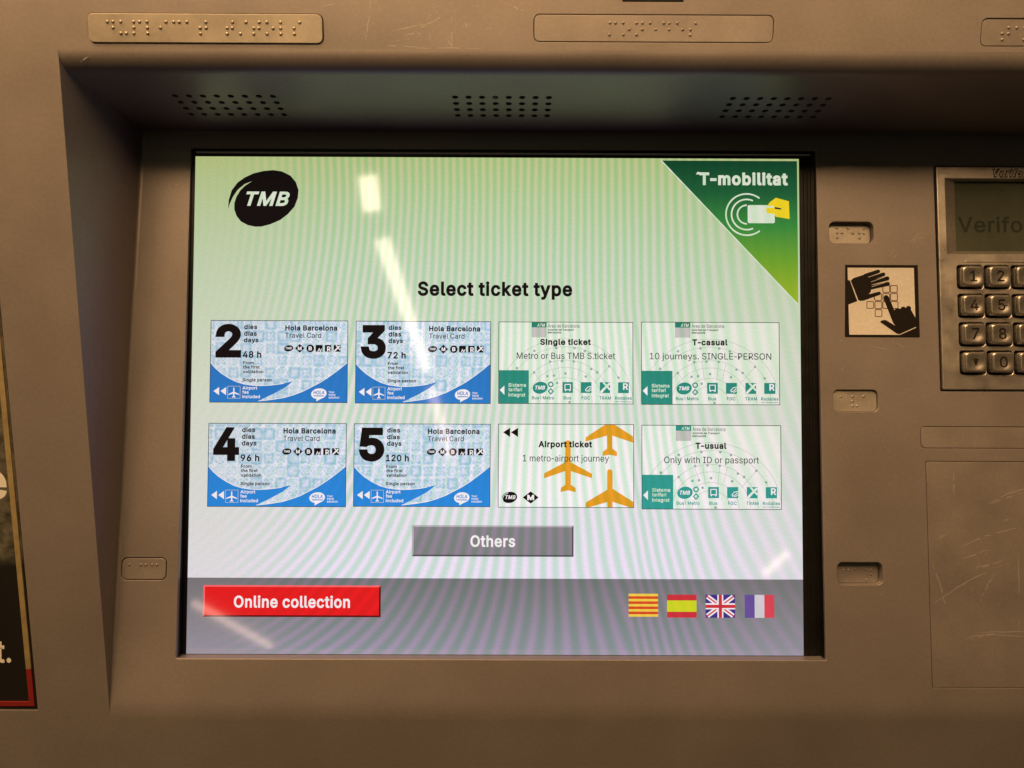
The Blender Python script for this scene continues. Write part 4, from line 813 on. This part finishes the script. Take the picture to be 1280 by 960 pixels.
# ================================================================== payment terminal
tc_ = ((TRM[0]+TRM[2])/2, (TRM[1]+TRM[3])/2)
p = MP @ Vector((*tc_, 0)); term = empty('payment_terminal', tuple(p)); term.rotation_euler = (PR, 0, 0)
thing(term, 'scratched metal card payment terminal with number keys and a dark idle display', 'payment terminal')
tx, ty = tc_
def tl(x0, y0, x1, y1): return (x0-tx, y0-ty, x1-tx, y1-ty)
KX = (255.0, 269.5, 284.1); KY = (229.0, 213.4, 198.0, 182.8)
win = rrect(*tl(243.3, 241.7, 311.5, 283.0), .3)
body = withm(sheet([rrect(*tl(*TRM), .8), win]+[rrect(*tl(x-6.95, y-6.55, x+6.95, y+6.55), 1.8) for x in KX for y in KY], 2.4, .35, .9), TERM)
groove = withm(sheet([rrect(*tl(252.8, 237.0, 305, 238.0), .45)], .8, .25, 1.3), TERM)
under = withm(boxm(-38.5, -60, -3.0, 38.5, 12, -2.4), ENGR)
link('terminal_body', joined(body, groove, under), term)
# window: sloping left side, short bottom, deep top
def q4(pts): return withm(mesh_from([(x-tx, y-ty, z) for x, y, z in pts], [(0, 1, 2, 3)]), TERM)
i0 = (250.2, 243.9, 304.5, 282.4)
surr = joined(q4([(243.3, 241.7, .55), (i0[0], i0[1], -2.6), (i0[0], i0[3], -2.6), (243.3, 283, .55)]), q4([(311.5, 241.7, .55), (311.5, 283, .55), (i0[2], i0[3], -2.6), (i0[2], i0[1], -2.6)]),
              q4([(243.3, 241.7, .55), (311.5, 241.7, .55), (i0[2], i0[1], -2.6), (i0[0], i0[1], -2.6)]), q4([(243.3, 283, .55), (i0[0], i0[3], -2.6), (i0[2], i0[3], -2.6), (311.5, 283, .55)]))
link('window_surround', surr, term)
lcd = link('idle_display', withm(boxm(i0[0]-1-tx, i0[1]-1-ty, -4, i0[2]+1-tx, i0[3]+.5-ty, -3.0), LCDM), term)
a = Art(z=-2.98); a.text('Verifone', 251.6-tx, 254.4-ty, 8.6, LCDT, 50, bold=.02, ydown=False, z=1); a.build('display_lettering', lcd)
a = Art(z=.9); a.text('Verifone', 269.3-tx, 283.6-ty, 4.9, ENGR, 23.2, bold=.11, shear=.22, ydown=False, z=1); a.text('Verifone', 269.8-tx, 284.3-ty, 3.5, TERM, 22.2, bold=.012, shear=.22, ydown=False, z=3); a.build('name_lettering', term)
def key_mesh(ch):
    hw, hh, N = 5.85, 5.45, 28; V, F = [], []
    def ring(sx, sy, z, pw):
        b = len(V)
        for i in range(N):
            t = 2*math.pi*(i+.5)/N; c, s_ = math.cos(t), math.sin(t)
            V.append((sx*math.copysign(abs(c)**(2/pw), c), sy*math.copysign(abs(s_)**(2/pw), s_), z)); 
        return b
    def dish(x, y): return 2.35+.75*((x/5.0)**2+(y/4.7)**2)
    prof = [(hw, hh, -1.8, 7), (hw, hh, 2.2, 7), (hw-.25, hh-.25, 2.75, 6.5), (hw-.75, hh-.7, 3.0, 6)]
    bs = [ring(*q) for q in prof]
    for f in (.97, .9, .75, .55, .35, .15):
        b = ring(5.0*f, 4.7*f, 0, 3.2 if f > .8 else 2.4); bs.append(b)
        for i in range(b, b+N): V[i] = (V[i][0], V[i][1], min(2.98, dish(V[i][0], V[i][1])))
    for b0, b1 in zip(bs, bs[1:]):
        for i in range(N): F.append((b0+i, b0+(i+1) % N, b1+(i+1) % N, b1+i))
    F.append(tuple(range(bs[-1], bs[-1]+N)))
    me = withm(mesh_from(V, F, True), KEYM)
    a = Art()
    if ch == 'v': a.poly([(-1.5, 1.9), (1.5, 1.9), (0, -2.4)], ENGR)
    elif ch == '^': a.poly([(-1.5, -2.0), (1.5, -2.0), (0, 2.3)], ENGR)
    else: a.text(ch, .3, -2.9, 5.9, ENGR, None, 'c', .016, ydown=False)
    if ch == '5': a.rect(2.2, -.5, 3.3, -.15, ENGR)
    a.v = [(x, y, (dish(x/MM, y/MM)+.05)*MM) for x, y, z in a.v]
    return joined(me, a.mesh())
for r_, line in enumerate(('123', '456', '789', 'v0^')):
    for c, ch in enumerate(line): link('key', key_mesh(ch), term, (KX[c]-tx, KY[r_]-ty, 1.2))

# ================================================================== poster at the left
post = thing(empty('poster', (-320, 0, -.6)), 'dark photographic poster with white letters in a gold and red edged frame at the left', 'poster')
def pl(x, z): return (x+320, z+.6)
V = [(-419, 0), (-238, 0), (-238, 419), (-419, 419)]
sh = link('printed_sheet', withm(sheet([[pl(*q) for q in V]], 1, .05, -1.0), POSTER), post, (0, 0, 0), FR)
a = Art(z=-.98)
a.text('e', pl(-243.0, 0)[0], pl(0, 112.6)[1], 19.5, PWHITE, None, 'r', .02, ydown=False)
a.build('printed_letter', sh); a = Art(z=-.98)
a.text('t.', pl(-249.2, 0)[0], pl(0, 25.4)[1], 12.5, PWHITE, 7.2, 'r', .02, .12, ydown=False)
a.build('printed_letter', sh)
fr = [withm(boxm(pl(-241.6, 0)[0], pl(0, 22.3)[1], -1.0, pl(-239.0, 0)[0], pl(0, 418)[1], -.35), GOLD), withm(boxm(pl(-418, 0)[0], pl(0, 414)[1], -1.0, pl(-241.6, 0)[0], pl(0, 417)[1], -.35), GOLD)]
fr += [withm(boxm(pl(-241.6, 0)[0], pl(0, 1.6)[1], -1.0, pl(-239.0, 0)[0], pl(0, 22.3)[1], -.35), RED), withm(boxm(pl(-418, 0)[0], pl(0, 1.6)[1], -1.0, pl(-241.6, 0)[0], pl(0, 4.0)[1], -.35), RED)]
link('frame', joined(*fr), post, (0, 0, 0), FR)
for n in [m for m in bpy.data.meshes if m.users == 0]: bpy.data.meshes.remove(n)
